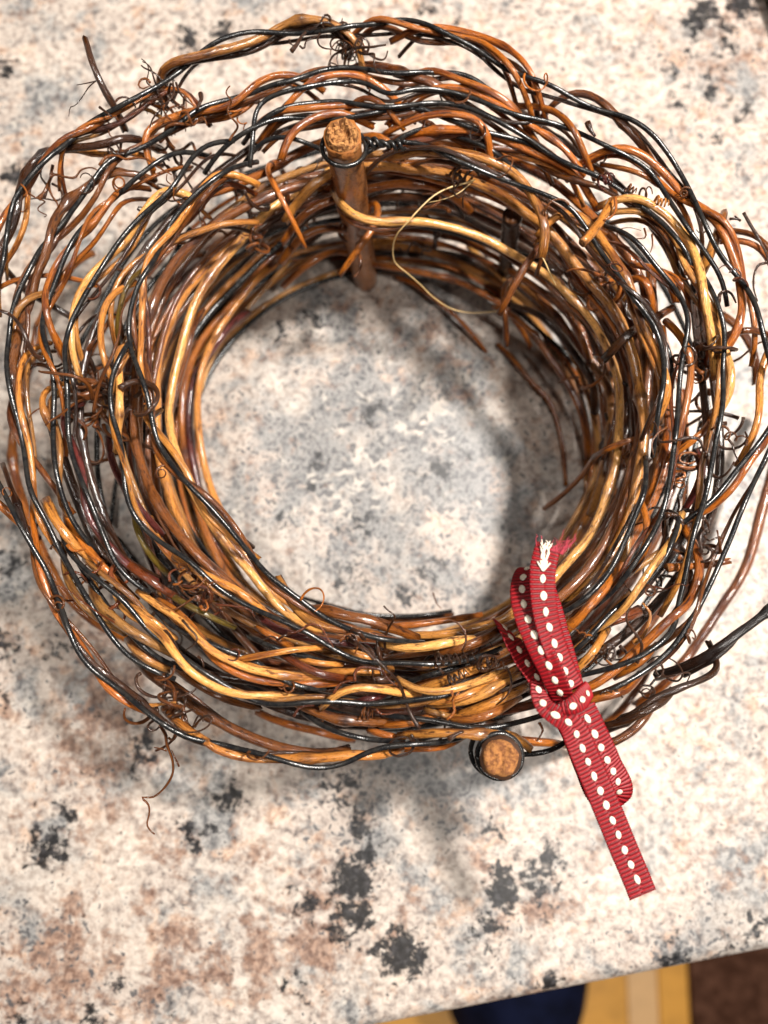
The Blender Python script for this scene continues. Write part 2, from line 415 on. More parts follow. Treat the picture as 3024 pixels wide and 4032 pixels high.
# dark navy rounded bundle
def navy():
    a, b = un(1750, 4060, -.62), un(2400, 3990, -.62)
    cx, cy = (a[0] + b[0]) / 2, -.43
    bm = bmesh.new(); bmesh.ops.create_icosphere(bm, subdivisions=4, radius=1)
    for v in bm.verts:
        c = v.co.copy()
        k = 1 + .05 * noise.noise(c * 2.3) + .02 * noise.noise(c * 7)
        sx = math.copysign(abs(c.x) ** .8, c.x)
        v.co = Vector((cx + sx * (b[0] - a[0]) / 2 * 1.02 * k, cy + c.y * .10 * k, FZ + .15 + c.z * .15 * k))
    me = bpy.data.meshes.new("fabric_bundle"); bm.to_mesh(me); bm.free()
    for p in me.polygons: p.use_smooth = True
    o = link("fabric_bundle", me, M_NAVY)
    o['label'] = "dark navy rounded fabric shape below the counter edge"; o['category'] = "fabric"
navy()

# ------------------------------------------------------------------ the vine roll: strands
COLS = dict(o=(.37, .104, .010), t=(.50, .195, .036), y=(.68, .32, .080), d=(.042, .013, .003), b=(.150, .043, .006), k=(.016, .007, .004),
            p=(.10, .016, .012), g=(.14, .085, .010), r=(.13, .028, .005), n=(.33, .145, .036))
rnd = random.Random(11)
strands = []
def kink(Q, rg, amp):
    """small straight runs with bends at the joints, as a dried cane has"""
    L = np.r_[0, np.cumsum(np.linalg.norm(np.diff(Q, axis=0), axis=1))]
    k = [0.0]
    while k[-1] < L[-1]: k.append(k[-1] + rg.uniform(.012, .034))
    off = np.array([[rg.gauss(0, 1), rg.gauss(0, 1), rg.gauss(0, .8)] for _ in k]) * amp * .001
    return Q + np.stack([np.interp(L, k, off[:, c]) for c in range(3)], 1)
def S(s, r, col, z=86, kind='cane', gnarl=0.0, zw=1.6, taper=0.0, free=False):
    r *= .80 if kind == 'wire' else .715; pts = parse(s, z)
    ph = rnd.random() * 6.28; ph2 = rnd.random() * 6.28
    per = 34 if kind == 'wire' else 41
    P = []
    acc = 0; last = None
    for (x, y, zz) in pts:
        p = un(x, y, zz)
        if last is not None: acc += np.linalg.norm(p - last) * 1000
        last = p
        dz = zw * math.sin(acc / per * 6.28 + ph) * .001
        P.append(un(x, y, max(zz + dz, .0015)))
    Q = catmull(P, .0022)
    if kind == 'cane': Q = kink(Q, rnd, .28 + .5 * gnarl)
    if not free:
        L = np.r_[0, np.cumsum(np.linalg.norm(np.diff(Q, axis=0), axis=1))]
        e = np.minimum(L, L[-1] - L); ln = min(.011, L[-1] * .3)
        Q[:, 2] = np.maximum(Q[:, 2] - .0065 * np.clip(1 - e / ln, 0, 1) ** 1.6, .0015)
    strands.append(dict(P=Q, r=r * .001, col=col, kind=kind, gnarl=gnarl, taper=taper))
def W(s, z=88, r=.92, zw=1.8): S(s, r, None, z, 'wire', 0, zw)

# --- outermost turn, back and left
W("D -200,420 -80,280 D 0,150 A 30,1659,84 35,1600 50,1500 60,1400 90,1300 150,1210 220,1120 300,1040 440,920 520,840 640,775 760,710 850,655 960,600 1050,560 1130,500 1220,430 1290,360 1350,300 1440,250 1560,215 1659,205 B 120,215 260,225 380,215 480,200 560,190 640,170 720,165 830,150 930,125 1010,125 1100,150 1200,195 1320,250 1430,300 1530,370 1620,440 C 0,490 160,520 250,555 350,620 440,680 560,715 700,750 820,800 920,880 1000,990 1050,1070 1090,1130 1160,1270 1230,1420 1290,1560 1330,1659 E 1430,110 1500,190 1570,290 1610,440 1630,560 1659,640 1700,800 1780,1000", 90)
S("B 610,160 690,105 760,95 850,110 930,150 1020,190 1130,225 1250,245 1400,250 1500,280 1560,320 1620,380 C 0,440 60,520 110,590 150,660", 1.25, 'o', 90)
S("B 900,150 1040,150 1190,165 1300,190 1450,235 1570,280 1659,330 C 60,390 110,450 150,530 180,600 200,670 240,700", 1.35, 'o', 90)
S("A 1040,550 980,500 970,450 1000,432 1100,400 1220,370 1350,330 1500,290 1659,255 B 80,210 180,150 280,120 360,115 460,135 540,160 620,190 680,230 730,290 740,350 720,410", 1.75, 'n', 90, gnarl=.5)
S("A 1265,690 1260,620 1220,565 1140,555 1060,575 980,610 900,655 820,705 730,760 650,790 560,810 480,860 420,930 370,1000 345,1080 330,1160", .85, 'o', 88)
S("A 1000,900,82 900,880 800,885 740,950 680,970 600,980 480,960 400,965 300,990 220,1040 170,1110 140,1180 130,1260 120,1340 100,1430 60,1520 10,1610 -40,1700 -160,1900", 1.75, 'd', 86, gnarl=.6)
S("A 1000,600 900,570 850,620 820,690 740,745 650,790 520,850 400,910 300,980 250,1060 220,1150 160,1250 90,1330 30,1410 -20,1500 -160,1720", 1.35, 'o', 88)
S("A 565,250,98 580,330,97 610,450,95 650,550,93 700,640,90 750,710,87 790,790,85 830,860,82", 1.5, 'd', 90, gnarl=.7, free=True)
# --- left side, turn by turn
W("B 1659,610 1550,560 1450,510 1350,480 1250,470 1100,480 960,485 850,480 760,460 650,440 580,435 480,445 380,470 270,530 130,560 0,600 A 1500,650 1380,680 1280,700 1160,830 1070,880 980,940 880,990 760,1020 690,1060 600,1200 540,1290 450,1400 350,1520 260,1640 D 200,90 140,200 100,320 80,420 60,580 40,700 60,870 100,1020 140,1150 160,1300 175,1450 190,1540 F 200,-40 280,0 320,90 350,200 400,290 480,440 550,560 620,670 680,780 750,880 820,960 920,1030 1000,1080 1100,1130", 87)
S("A 930,1050 830,1060 720,1090 650,1140 560,1230 460,1310 390,1390 350,1480 320,1580 310,1659 D 250,110 210,230 190,340 150,460 110,570 100,650 90,760 85,900 120,1060 140,1170", 1.8, 'b', 85, gnarl=.6)
S("D -220,330 -90,240 0,190 70,155 150,160 230,130 330,125 480,125 580,140", 1.1, 'o', 78)
S("D -160,-90 0,60 60,130 160,230 250,290 350,330 450,380", 1.5, 'd', 66)
S("D 35,520 40,450 90,370 160,300 210,230 250,200 280,180", 1.7, 'n', 88, gnarl=.4)
S("D 270,530 200,550 150,610 110,720 95,860 110,970 140,1090 180,1200 210,1320 215,1450 215,1560 230,1659 F 290,200 340,280", 1.25, 't', 86)
S("D 25,860 30,990 60,1090 110,1190 190,1290 260,1400 330,1490 F 400,10", 1.4, 'b', 85, gnarl=.3)
S("D 560,-60 500,0 420,150 330,300 260,450 220,620 170,800 110,1050 80,1200 80,1350 110,1500 170,1659 F 210,130 250,220 320,350 400,530 520,680 650,780 790,860", 2.3, 'o', 26, zw=0)
W("A 1330,930 1230,940 1150,970 1050,1040 950,1110 860,1180 760,1280 640,1380 540,1470 480,1560 430,1650 D 380,130 330,270 270,400 265,490 290,590 330,690 355,790 360,900 350,1030 345,1180 350,1320 365,1450 400,1560 430,1659 F 460,80 500,170 560,270", 88)
S("B 430,500 330,470 220,470 100,490 0,540 A 1580,660 1450,700 1300,740 1100,760 1000,790 940,840 910,900 910,980 960,1040", 1.5, 'o', 86)
S("A 1659,560 1560,610 1400,690 1250,770 1120,790 1000,830", 1.2, 't', 85)
S("A 930,1150 890,1150 800,1190 750,1260 680,1370 600,1470 530,1540 470,1600 410,1640 D 340,120 290,230 285,350 310,460 340,560 360,650", 1.4, 'o', 87)
W("A 1659,970 1560,1060 1450,1140 1350,1210 1250,1290 1170,1370 1110,1460 1060,1570 1020,1659 D 970,90 900,180 880,250 850,400 835,500 850,620 900,740 950,860 980,980 990,1060 1010,1170 1060,1290 1130,1400 1230,1510 1320,1590 F 1400,20 1500,140 1659,330 G 80,110 200,190 290,260 370,320 480,400 700,500 850,530 1000,550 1120,555", 88)
W("A 1500,830 1420,870 1330,940 1260,1010 1210,1090 1160,1190 1090,1280 1000,1340 930,1400 850,1500 790,1580 720,1659 D 640,130 560,250 500,370 440,490 420,580 425,720 440,850 445,980 440,1100 450,1250 490,1380 540,1500 590,1620 F 640,90 690,210 740,350 800,440 860,510 930,550", 88)
S("D 920,0 850,130 800,270 740,450 720,540", 1.1, 'g', 84)
W("D 880,420 830,580 790,650 740,750 710,860 710,950 740,1080 770,1200 800,1330 830,1500 F 830,-10 870,60 950,150 1050,230 1150,290 1250,340 1400,530 1500,590 1600,630 G 0,330 120,380 270,440 400,510 500,580 580,630 680,680 800,690 950,675 1100,685 1250,700 1400,665 1500,640 1640,590", 88)
S("D 870,520 830,530 760,550 725,580 740,680 765,780 770,900 765,1000 740,1110 720,1200 700,1250", 1.55, 'y', 87)
S("D 820,120 740,200 680,320 650,430 645,560 660,680 700,800 720,870", 1.35, 't', 86)
S("A 1659,1370 D 860,60 780,180 710,300 700,390 700,500 720,580", 1.25, 't', 82)
S("A 1290,1250 1260,1230 1180,1210 1130,1190 1040,1240 980,1320 930,1420 860,1530 780,1640 D 650,80 570,170 510,280 480,380 470,480 465,600 455,700 470,780", 1.6, 'y', 86)
S("A 1659,1110 1560,1100 1480,1080 1400,1110 1340,1190 1290,1270 1220,1390 1150,1490 1090,1560 D 980,0 940,80 920,170 920,290 910,400 905,550 900,700 890,830 910,920", 1.45, 't', 87, gnarl=.3)
S("D 960,920 925,955 905,1030 980,1120 1060,1210 1130,1300 1190,1390 1260,1510 F 1300,20 1370,80 1480,170 1580,240 1659,310", 1.5, 't', 86)
S("D 480,940 400,960 365,990 400,1080 440,1180 490,1270 540,1400 F 540,0 600,110 690,240 760,320 840,390 960,460", 1.5, 'p', 86, gnarl=.3)
S("D 660,1180 700,1240 730,1370 790,1500 860,1600 F 900,30 950,90 1010,160", 1.6, 'p', 82)
S("D 400,780 330,800 240,880 250,960 290,1060 350,1180 365,1270", 1.35, 't', 85)
S("D 420,830 330,870 280,930 330,1030 380,1130 405,1220 400,1350 390,1450 350,1600 F 380,60", 1.25, 'n', 86)
S("B 470,1150 380,1180 250,1260 100,1370 0,1480 D 1500,0 1350,180 1240,400 1180,600 1120,850 1100,1050 1130,1250 1200,1450 1300,1659 F 1430,180 1530,310 1659,440 G 100,250 260,390 420,470", 2.1, 'y', 64, zw=.6)
S("D 1659,-300 1560,-120 1400,50 1250,180 1130,370 1060,560 1010,800 1010,1050 1030,1300 1090,1500 1140,1659 F 1200,150 1290,320 1350,420", 2.1, 't', 58, zw=.6)
S("D 1800,0 1640,200 1500,380 1390,560 1310,780 1290,1000 1310,1200 1340,1400 1400,1600 F 1490,130 1590,300 G 60,190 220,300 420,370", 1.9, 't', 30, zw=.6)
S("D 1590,330 1450,520 1330,700 1250,900 1230,1100 1250,1350 1300,1550 F 1420,120 1540,280 1659,420", 2.0, 'p', 24, zw=.5)
S("D 1130,60 1000,250 960,380", 1.4, 'o', 40)
S("D 1060,160 1160,60 1300,-60", 2.0, 'b', 30)
# --- back
S("A 1659,840 B 60,800 170,720 340,550 440,500 560,475 680,475 780,510 880,550 960,595", 1.45, 'o', 87)
W("A 1600,1000 1659,870 B 0,690 80,630 200,600 330,570 450,550 560,530 700,520 760,535 870,650 960,600 1080,575 1180,580 1300,600 1500,660 1659,740 C 60,770 200,790 360,830 470,890 580,940 690,1000 800,1040 900,1130 960,1220 1010,1310 1080,1400 1150,1520 1220,1600 E 1250,0 1330,90 1400,180 1460,280", 88)
S("B 870,720 900,690 980,640 1080,600 1200,590 1330,580 1450,600 1510,640 1600,670 C 0,730 90,800 200,880 330,950 420,1010 500,1060", 1.5, 'o', 87)
S("B 940,500 970,460 1040,430 1120,435 1220,470 1330,520 1450,570 1560,620 1659,680 C 70,760 180,850", 1.45, 'o', 88)
S("B 580,420 620,385 700,370 780,385 850,420 960,460 1090,510 1250,550 1400,600", 2.0, 'b', 85, gnarl=.7)
W("A 1560,850 B 0,780 120,730 250,690 400,670 530,665 680,690 800,700 900,710 1010,690 1130,665 1250,670 1400,700 1540,760 1659,830 C 60,880 130,940 220,1000 300,1060 420,1100 560,1150 650,1210 760,1300 860,1370 980,1460 1060,1550 1140,1650 E 1190,120 1240,260", 87)
W("A 1300,1050 1450,950 1659,830 B 150,760 300,770 480,770 650,770 750,740 880,720 1000,710 1140,710 1240,780 1340,810 1450,850 1560,870 1659,900 C 80,930 200,990 330,1080", 86)
S("B 560,690 600,660 680,620 750,615 830,650 880,690 960,740", 1.25, 'o', 88)
S("B 0,720 130,700 240,690 350,720 480,690 620,675 760,660 860,680 930,720", 1.4, 'o', 87)
S("B 850,775 1000,770 1120,745 1250,730 1380,735 1470,760 1520,820 1560,920 1570,1000 1550,1040", 1.6, 'o', 88)
S("B 165,950,90 190,910 240,850 330,790 450,745 600,730 770,735", 1.75, 'o', 88)
S("B 150,980 90,1010 60,1070 100,1160 150,1250 200,1340 270,1470 320,1550", 1.3, 'o', 76)
S("B 150,1030 200,1090 220,1170 200,1250", 1.3, 'b', 72)
S("B 700,810 760,830 830,870 900,900 980,960", 1.6, 'o', 85)
S("B 860,910 1100,890 1250,870 1380,865 1500,890 1659,960", 1.6, 'r', 84)
S("B 900,840 1100,860 1300,850 1500,870 1659,930 C 120,1000 230,1050 340,1100 430,1160 510,1230 580,1290", 1.75, 'o', 84)
W("B 870,880 950,860 1080,850 1250,860 1400,900 1560,980 C 60,1060", 84)
W("B -100,1000 0,940 120,880 260,900 450,900", 84)
W("I 330,300 400,270 480,260 560,260 640,265 750,275 860,300 950,360 1050,400 1150,450 1260,500 1400,550 1550,600 1659,640 C 350,1320 420,1400 500,1540 560,1640 E 650,100 720,200 810,310 900,420 950,520 970,620 985,750 990,850 950,960 930,1080 955,1200 960,1290", 89)
S("I 560,270 660,300 780,310 900,325 1030,340 1150,370 1260,420 1370,470 1440,560 1500,650 1560,750 1610,830 1580,930", 1.9, 't', 88, gnarl=.35)
S("I 1600,800 1620,880 1540,920 1480,1000 1420,1110 1350,1230 1300,1320", 1.7, 'b', 78, gnarl=.3)
S("I 1370,1100 1300,1150 1290,1300 1330,1450 1340,1550", 1.5, 'b', 50)
S("I 400,650 440,560 480,620 500,720 470,800 400,900 320,980 230,1060", 1.7, 'o', 66, zw=0)
S("I 140,330 140,400 150,500 190,620 240,700,77 300,765,77 400,780,77 500,790,76 700,790,75 850,800,74 1000,840,73 1130,880,72 1250,940,71 1400,1030,70 1550,1100,69 1659,1200,68 E 350,280,68 450,390,67 540,510,66 600,620,66 660,740,66 690,880,66 700,1000,66 690,1150,66 670,1300 640,1450 590,1600 H 520,150 440,260 350,350 280,440,72 200,530,72 90,620,72", 1.95, 'y', 67, zw=.3, gnarl=.2)
S("I 240,690 300,720 360,760", 1.4, 'r', 66)
S("I 340,1010 500,1060 700,1100 850,1130 1000,1170 1150,1250 1290,1340 1400,1450 1500,1560", 1.7, 'o', 22, zw=0)
S("I 600,1110 720,1180 850,1290 980,1390 1080,1500 1200,1590", 1.4, 'o', 8, zw=0)
S("I -150,700 0,580 130,490 400,430 550,420 700,420 850,440 1000,480 1150,540 1300,620 1450,730 1560,820 1659,920 E 340,0 440,130 540,230 620,330 700,480 740,600 790,700 810,830 830,960 850,1100 840,1250 820,1400 770,1600 H 700,180 600,340 500,460 400,560 320,660", 2.3, 't', 76, zw=.5)
S("I -160,860 0,720 180,640 480,560 700,540 900,560 1100,640", 2.0, 'o', 66, zw=.3)
S("I -160,990 0,860 200,800 300,790", 2.0, 'o', 54, zw=.3)
S("I -160,1150 0,1080 200,960 300,940", 2.0, 'o', 30, zw=.3)
# --- right side
S("C 180,720 220,670 280,620 360,595 450,600 540,630 620,710 700,790 800,890 900,980 1000,1070", 1.6, 'b', 88, gnarl=.3)
S("C 440,1010 500,990 580,960 680,940 770,955 870,1010 970,1100 1060,1200 1150,1310 1250,1370 1340,1420 1390,1520 1430,1620 E 1460,100 1490,220 1495,350 1480,470 1440,570 1400,610", 1.7, 'o', 88, gnarl=.3)
S("C 1420,1340 1380,1400 1330,1450 1320,1560 E 1280,40", 2.1, 't', 87, gnarl=.9)
S("C 600,1000 700,1060 800,1120 900,1170 1000,1220 1080,1330 1140,1440 1190,1560 E 1200,0 1210,60", 1.3, 'o', 86)
S("C 0,620 90,660 180,690 260,720 330,790 400,870 450,950 500,1020 560,1090", 1.5, 'o', 87, gnarl=.3)
S("C 500,1000 640,1170 720,1230", 1.2, 'b', 82)
S("C 600,1270 640,1240 700,1240 800,1280 900,1340 990,1420 1070,1500 1150,1590 E 1180,10 1200,120 1220,260 1260,400 1310,550 1350,680 1380,760", 1.75, 'y', 87, gnarl=.2)
S("C 680,1320 800,1330 900,1380 1000,1460 1080,1560 E 1100,20 1180,150 1270,300 1320,450 1360,580 1400,680 1430,780 1435,900 1390,1010", 1.6, 'y', 86, gnarl=.2)
S("C 660,1300,92 640,1340,93 560,1440,95 500,1510,97 440,1575,98", 1.9, 't', 90, gnarl=.6, free=True)
S("C 180,1460 240,1400 320,1350 400,1370 470,1430 540,1510 610,1600 E 640,0 720,110 770,220 800,350 850,470 890,600 950,740 990,850 1010,960 1000,1060 960,1110", 1.75, 't', 86)
S("C 1420,1500 1500,1520 1580,1580 1659,1640 1800,1760", 1.4, 'o', 86)
S("C 1400,1440 1480,1470 1560,1510 1659,1610 1800,1780", 1.3, 'b', 84)
W("C 640,1400 720,1480 820,1570 E 840,-40 920,80 1000,170 1080,260 1130,350 1150,430 1150,500 1110,600 1090,720 1080,850 1070,1000 1060,1150 1040,1300 1020,1450 990,1640 H 940,110 870,240 760,400 700,500 640,590 560,650", 88)
W("E 1100,-60 1150,0 1220,100 1290,230 1340,350 1380,470 1390,560 1370,660 1350,730 1370,850 1370,980 1340,1120 1310,1250 1290,1400 1260,1550 1230,1659 H 1180,130 1150,260 1130,400 1100,550 1070,650 1080,720 1010,850 900,930 800,990 650,1050 540,1070 420,1120", 88)
W("E 940,430 970,460 990,560 1030,680 1060,770 1090,830", 84)
W("E 1850,850 1740,1010 1659,1160 1560,1290 1470,1390 1390,1490 1320,1600 H 1220,20 1130,100", 88)
W("E 1850,960 1740,1140 1640,1340 1600,1430 1540,1540 1500,1640 H 1480,20 1450,110 1400,240 1330,390 1270,520 1200,650 1150,770 1090,860 1000,960 880,1050 760,1130 660,1200 580,1290 500,1310", 88)
W("H 1060,0 1110,-40 1130,0 1060,150 1000,290 930,400 850,520 740,600 620,690 540,790 460,890 390,970 330,1040", 88)
W("E 900,1300 H 850,-60 810,0 760,130 700,270 630,420 540,530 440,620 350,690 250,730", 86)
S("E 820,0 900,70 1000,130 1080,180 1120,240", 1.7, 'o', 87)
S("E 1020,60 1090,130 1160,230 1210,310", 1.4, 'o', 85)
S("E 1850,330 1740,500 1659,640 1610,720 1600,850 1610,1000 1600,1120 1570,1230 1530,1350", 1.6, 't', 86)
S("E 1850,900 1740,1070 1659,1180 1560,1300 1510,1420 1440,1530 1340,1640 H 1250,60 1180,100", 1.5, 'o', 86)
S("E 1500,0 1520,240 1570,420 1600,560 1620,680", 1.3, 'o', 84)
S("E 1300,300 1420,420 1520,540 1600,680 1640,800", 2.0, 'b', 50)
S("E 1800,560 1659,500 1550,470 1430,490 1300,560 1200,620 1140,640", 1.5, 'b', 82, gnarl=.4)
S("E 1090,310 1000,370 920,410", 1.9, 'b', 84, gnarl=.5)
S("E 900,400 800,460 720,530 640,610", 2.1, 'd', 80, gnarl=.8)
S("E 1060,380 1120,540 1160,650 1170,780 1140,920 1110,1050 1100,1200 1090,1320", 1.5, 'o', 86)
S("E 780,120 800,50 850,130 930,230 970,330", 1.7, 'o', 84, gnarl=.4)
S("E 1010,430 1025,500 1020,600", 1.5, 'o', 80)
S("E 560,700 600,780 630,900 640,1050 630,1200 590,1400 540,1659", 2.2, 'n', 46, zw=.4)
S("E -100,280 0,400 120,510 220,650 320,780 410,920 470,1080 520,1300", 1.9, 'o', 28, zw=.4)
S("E -100,580 0,680 100,830 220,930 270,1050 300,1180 330,1350 350,1500", 1.5, 'o', 5, zw=0)
S("E 0,60 100,180 250,280 380,420 480,590 530,680", 1.8, 'o', 44, zw=.4)
S("E 0,300 180,400 330,560 420,700 520,820 560,1000", 2.0, 'd', 34, zw=.4)
S("E 1060,1140 1030,1180 960,1350 920,1500 900,1659", 1.6, 'o', 84)
S("E 1040,1080 920,1150 790,1210 680,1220 600,1270 510,1320,58 460,1420,50 380,1510,42 300,1590,36 230,1640,32", 1.35, 'o', 72, gnarl=.3, zw=.3)
S("E 860,1210 790,1240 760,1290", 1.3, 'b', 74)
S("E 1340,1000 1290,1100 1210,1200 1110,1260 1040,1330", 1.5, 'o', 82)
S("E 1260,1260 1240,1400 1200,1530 1160,1659", 1.6, 'p', 84)
# --- lower right
S("H 1160,30 1080,180 990,300 900,390 830,500 760,620 690,720 640,770 560,810", 1.5, 'y', 90)
S("H 880,-60 870,0 890,130 880,280 840,370 780,400", 1.7, 'o', 85)
S("H 760,380 700,400 620,500 520,600 420,720 340,800 260,860", 2.0, 'o', 84)
S("H 1180,100 1215,300 1210,430 1190,540 1130,640 1020,740 900,850 800,940 700,1030 590,1120 450,1210 380,1250", 1.8, 'o', 85)
S("H 1290,480 1280,560 1240,680 1170,740 1060,830 900,960", 1.3, 'b', 85)
S("H 980,900 900,980 820,1030 700,1110", 1.4, 'o', 84)
S("H 870,1110 760,1180 620,1230 450,1280", 1.7, 'o', 87)
S("E 1850,900 1740,1200 1680,1450 H 1620,-20 1560,250 1500,430 1380,600 1280,760 1180,900 1080,1050 980,1170 850,1300", 2.6, 'b', 28, zw=0)
S("H 1160,340 1100,420 1000,600 900,740 800,900 720,960", 2.4, 'b', 40, zw=0)
S("H 950,1000 870,1100 760,1230 690,1340 600,1430", 2.0, 'b', 10, zw=0)
S("H 1950,430 1790,560,82 1659,660,82 1600,700,82 1480,790,81 1380,870,80 1280,940,79 1200,1010,78 1100,1080,76 1000,1110,74", 1.9, 'k', 80, gnarl=.5, zw=0)
S("H 1570,790 1480,880 1370,960 1280,1030 1180,1110", 1.0, 'k', 80)
S("H 1340,900 1350,980 1400,1000 1380,1050 1280,1110 1160,1140 1080,1170 960,1230 850,1290 740,1380 640,1450 560,1500", 1.7, 'd', 82, gnarl=.5)
S("H 960,1260 930,1310 830,1420 720,1500 640,1550 500,1600", 1.9, 'b', 60)
S("H 1100,1210 1040,1230 900,1310 760,1390 620,1470", 1.5, 'd', 84)
S("H 1420,335,86 1300,362 1200,385 1100,380 1000,400", 1.6, 'o', 82, gnarl=.2, free=True)
S("H 840,690 760,710 690,760 620,800", 2.2, 'r', 84, gnarl=.8)
S("H 380,1100 480,1010 560,870 640,790", 1.7, 't', 84)
S("H 400,960 520,800 660,690 800,560", 1.3, 't', 83)
# --- lower left and front
W("D -300,1050 -120,1310 0,1510 50,1600 F 70,0 130,110 190,230 250,330 300,400 360,530 400,660 450,800 500,920 560,1020 640,1100 740,1160 830,1230 920,1300 1010,1380 1110,1450 1220,1500 1330,1520 1450,1560 1659,1590 G 100,1290 220,1330 340,1370 450,1380 540,1360 640,1310 720,1260 820,1225 950,1215 1100,1210 1300,1200 1380,1190 1440,1170", 88)
S("D -260,1360 -80,1560 F 20,10 90,80 170,190", 1.6, 'o', 82)
S("F 130,-60 150,0 190,100 220,230 245,370 280,520 330,630 390,730 450,800 530,900 600,1000 650,1090 720,1190 800,1270 880,1330 960,1370", 1.4, 'o', 86)
S("F 1030,1340 1050,1350 1130,1420 1250,1480 1370,1550 1500,1630 1659,1645 G 180,1310 400,1310 640,1290 760,1310 900,1310 990,1270", 1.75, 't', 85, gnarl=.4)
W("F 330,120 440,270 510,360 600,440 680,500 760,560 850,630 950,760 1040,850 1140,940 1230,1010 1330,1080 1430,1140 1500,1180 1659,1270 G 200,960 400,925 560,930 700,940 850,945 1000,930 1150,905 1300,890 1450,860 1600,820", 88)
W("F 400,250 480,340 540,420 600,520 680,640 780,750 870,840 930,900 1000,980 1080,1030 1200,1080", 84)
W("F 900,560 980,650 1050,730 1150,790 1260,840 1380,890 1500,950 1600,990 1659,1010 G 120,760 300,840 450,860", 87)
S("F 700,540 730,580 740,640 820,690 920,720 1010,780 1080,840 1130,920 1160,990 1230,1060 1330,1130 1450,1190 1659,1230 G 120,910 270,925", 1.7, 'y', 88)
S("F 760,600 840,650 950,700 1020,770 1100,850", 1.3, 'y', 87)
S("F 860,555 950,610 1040,660 1130,710 1220,760 1260,820 1300,900 1400,960 1500,1010 1659,1060 G 150,760 300,780 450,790", 1.55, 'y', 88)
S("F 1250,830 1330,930 1450,1030 1580,1090 1659,1100 G 100,790 300,820 540,825", 1.6, 'o', 86)
S("F 1470,1020 1560,1000 1659,970 G 100,630 250,590 430,565", 1.3, 't', 91)
S("F 370,200 380,240 400,360 440,480 480,580 570,670 650,740 760,820", 1.6, 'n', 86)
S("F 540,430 600,590 680,670 770,740 870,810 970,870 1080,930 1140,980", 1.95, 'n', 86)
S("F 240,-60 280,0 380,110 450,230 540,290 620,350", 1.9, 't', 86, gnarl=.5)
S("F 380,-40 420,90 500,200 590,300 690,420 760,500 830,600", 1.6, 'o', 82)
S("F 790,880 880,950 960,1010 1050,1060", 1.9, 'n', 86, gnarl=.2)
S("F 760,330 860,400 960,450 1060,520 1150,580 1260,640", 1.6, 'r', 84, gnarl=.3)
S("F 1110,320 1200,360 1270,430 1380,480 1490,500 1600,580 1659,630 G 60,370", 1.7, 't', 87, gnarl=.8)
S("F 820,0 870,120 920,230 960,320 1040,420", 1.3, 'g', 82)
S("F 1050,540 1090,560 1200,620 1300,680 1430,750 1500,790", 1.3, 'g', 85)
S("F 940,60 1010,180 1090,300 1180,420", 1.6, 't', 78)
S("F 820,980 900,1060 1050,1140 1180,1230 1300,1320 1450,1410 1659,1510 G 150,1230 350,1280 600,1290", 2.3, 'b', 66, zw=.4)
S("F 1080,1040 1200,1100 1320,1180 1460,1260 1659,1330", 1.6, 'b', 80)
S("F 1120,1000 1300,1080 1450,1120 1659,1140 G 200,870", 1.6, 'd', 82, gnarl=.6)
S("G 0,1020 150,1070 300,1100 450,1130 560,1180 650,1200", 1.9, 'o', 40, zw=.4)
S("G 150,130 200,190 230,280 300,370 400,430 520,450 650,470 780,480 870,510 940,540", 1.7, 't', 86)
S("G 300,330 480,360 620,380 750,410 870,450 980,480 1070,530", 2.2, 'b', 86, gnarl=.9)
S("G 840,560 960,590 1100,600 1180,570 1300,540 1450,540", 1.8, 'y', 88)
S("G 1200,640 1350,590 1480,540 1580,490", 2.1, 'b', 87, gnarl=.9)
S("G 780,440 1000,440 1200,420 1330,400 1500,370", 1.6, 'o', 60)
S("G 1000,500 1150,500 1350,470 1550,420 1700,370 H 80,560 200,470", 2.1, 't', 70)
W("G 300,250 700,360 900,375 1100,370 1300,340", 20)
S("G 400,290 600,350 850,400 1100,390 1300,360", 1.7, 'b', 14)
W("G -60,510 0,540 120,580 250,620 370,660 500,700", 86)
W("G 960,830 1010,810 1100,780 1180,745 1300,715 1420,690", 84)
W("G 280,1010 420,1090 560,1140 700,1175 850,1200 980,1215", 86)
W("G 1000,1130 1180,1080 1320,1040 1500,1000 1659,940", 84)
S("G 430,990 500,910 580,840 640,825 780,840 920,870 1080,905", 1.6, 'y', 91)
S("G 940,790 1020,850 1130,890 1250,870 1400,830 1560,790 1680,760", 1.5, 'y', 90)
S("G 1100,950 1300,940 1420,890 1550,830 1680,790", 1.6, 't', 88)
S("G 1060,880 1180,840 1300,770 1450,720 1600,690", 1.7, 't', 86)
S("G 1280,1050 1310,1070 1420,1080 1530,1020 1659,960 1750,930", 1.9, 't', 87)
S("G 1140,1030 1150,1010 1200,985 1260,1010 1285,1050", 1.3, 'n', 89)
S("G 220,960 300,980 380,1040 520,1080 660,1100 760,1110 850,1110", 2.0, 'b', 85, gnarl=.9)
S("G 830,1110 1000,1080 1180,1040 1300,1010", 1.7, 'o', 84)
S("G 960,1200 1080,1160 1250,1150 1450,1155 1600,1150 J 620,1960 700,1990 770,2060 820,2130", 1.75, 't', 89, gnarl=.3)
S("G 100,580 180,630 320,700 450,760 530,780 640,790", 1.5, 'r', 87)
S("G 570,1000 680,960 760,930 880,910", 1.5, 'p', 88, gnarl=.3)
S("G 640,790 760,790 900,800", 1.7, 'd', 85)
S("G 0,470 80,490 150,530 220,580", 1.5, 'o', 87)
S("G 0,380 100,460 250,520 420,540 600,570 760,580", 1.6, 'p', 84, gnarl=.3)
S("G 560,590 700,640 850,680", 1.5, 't', 84)
S("G 250,640 400,680 560,700", 1.3, 't', 86)
S("G 420,730 600,740 760,735 900,735", 1.5, 't', 85)
S("G 760,1150 900,1180 950,1200", 1.5, 'o', 84)
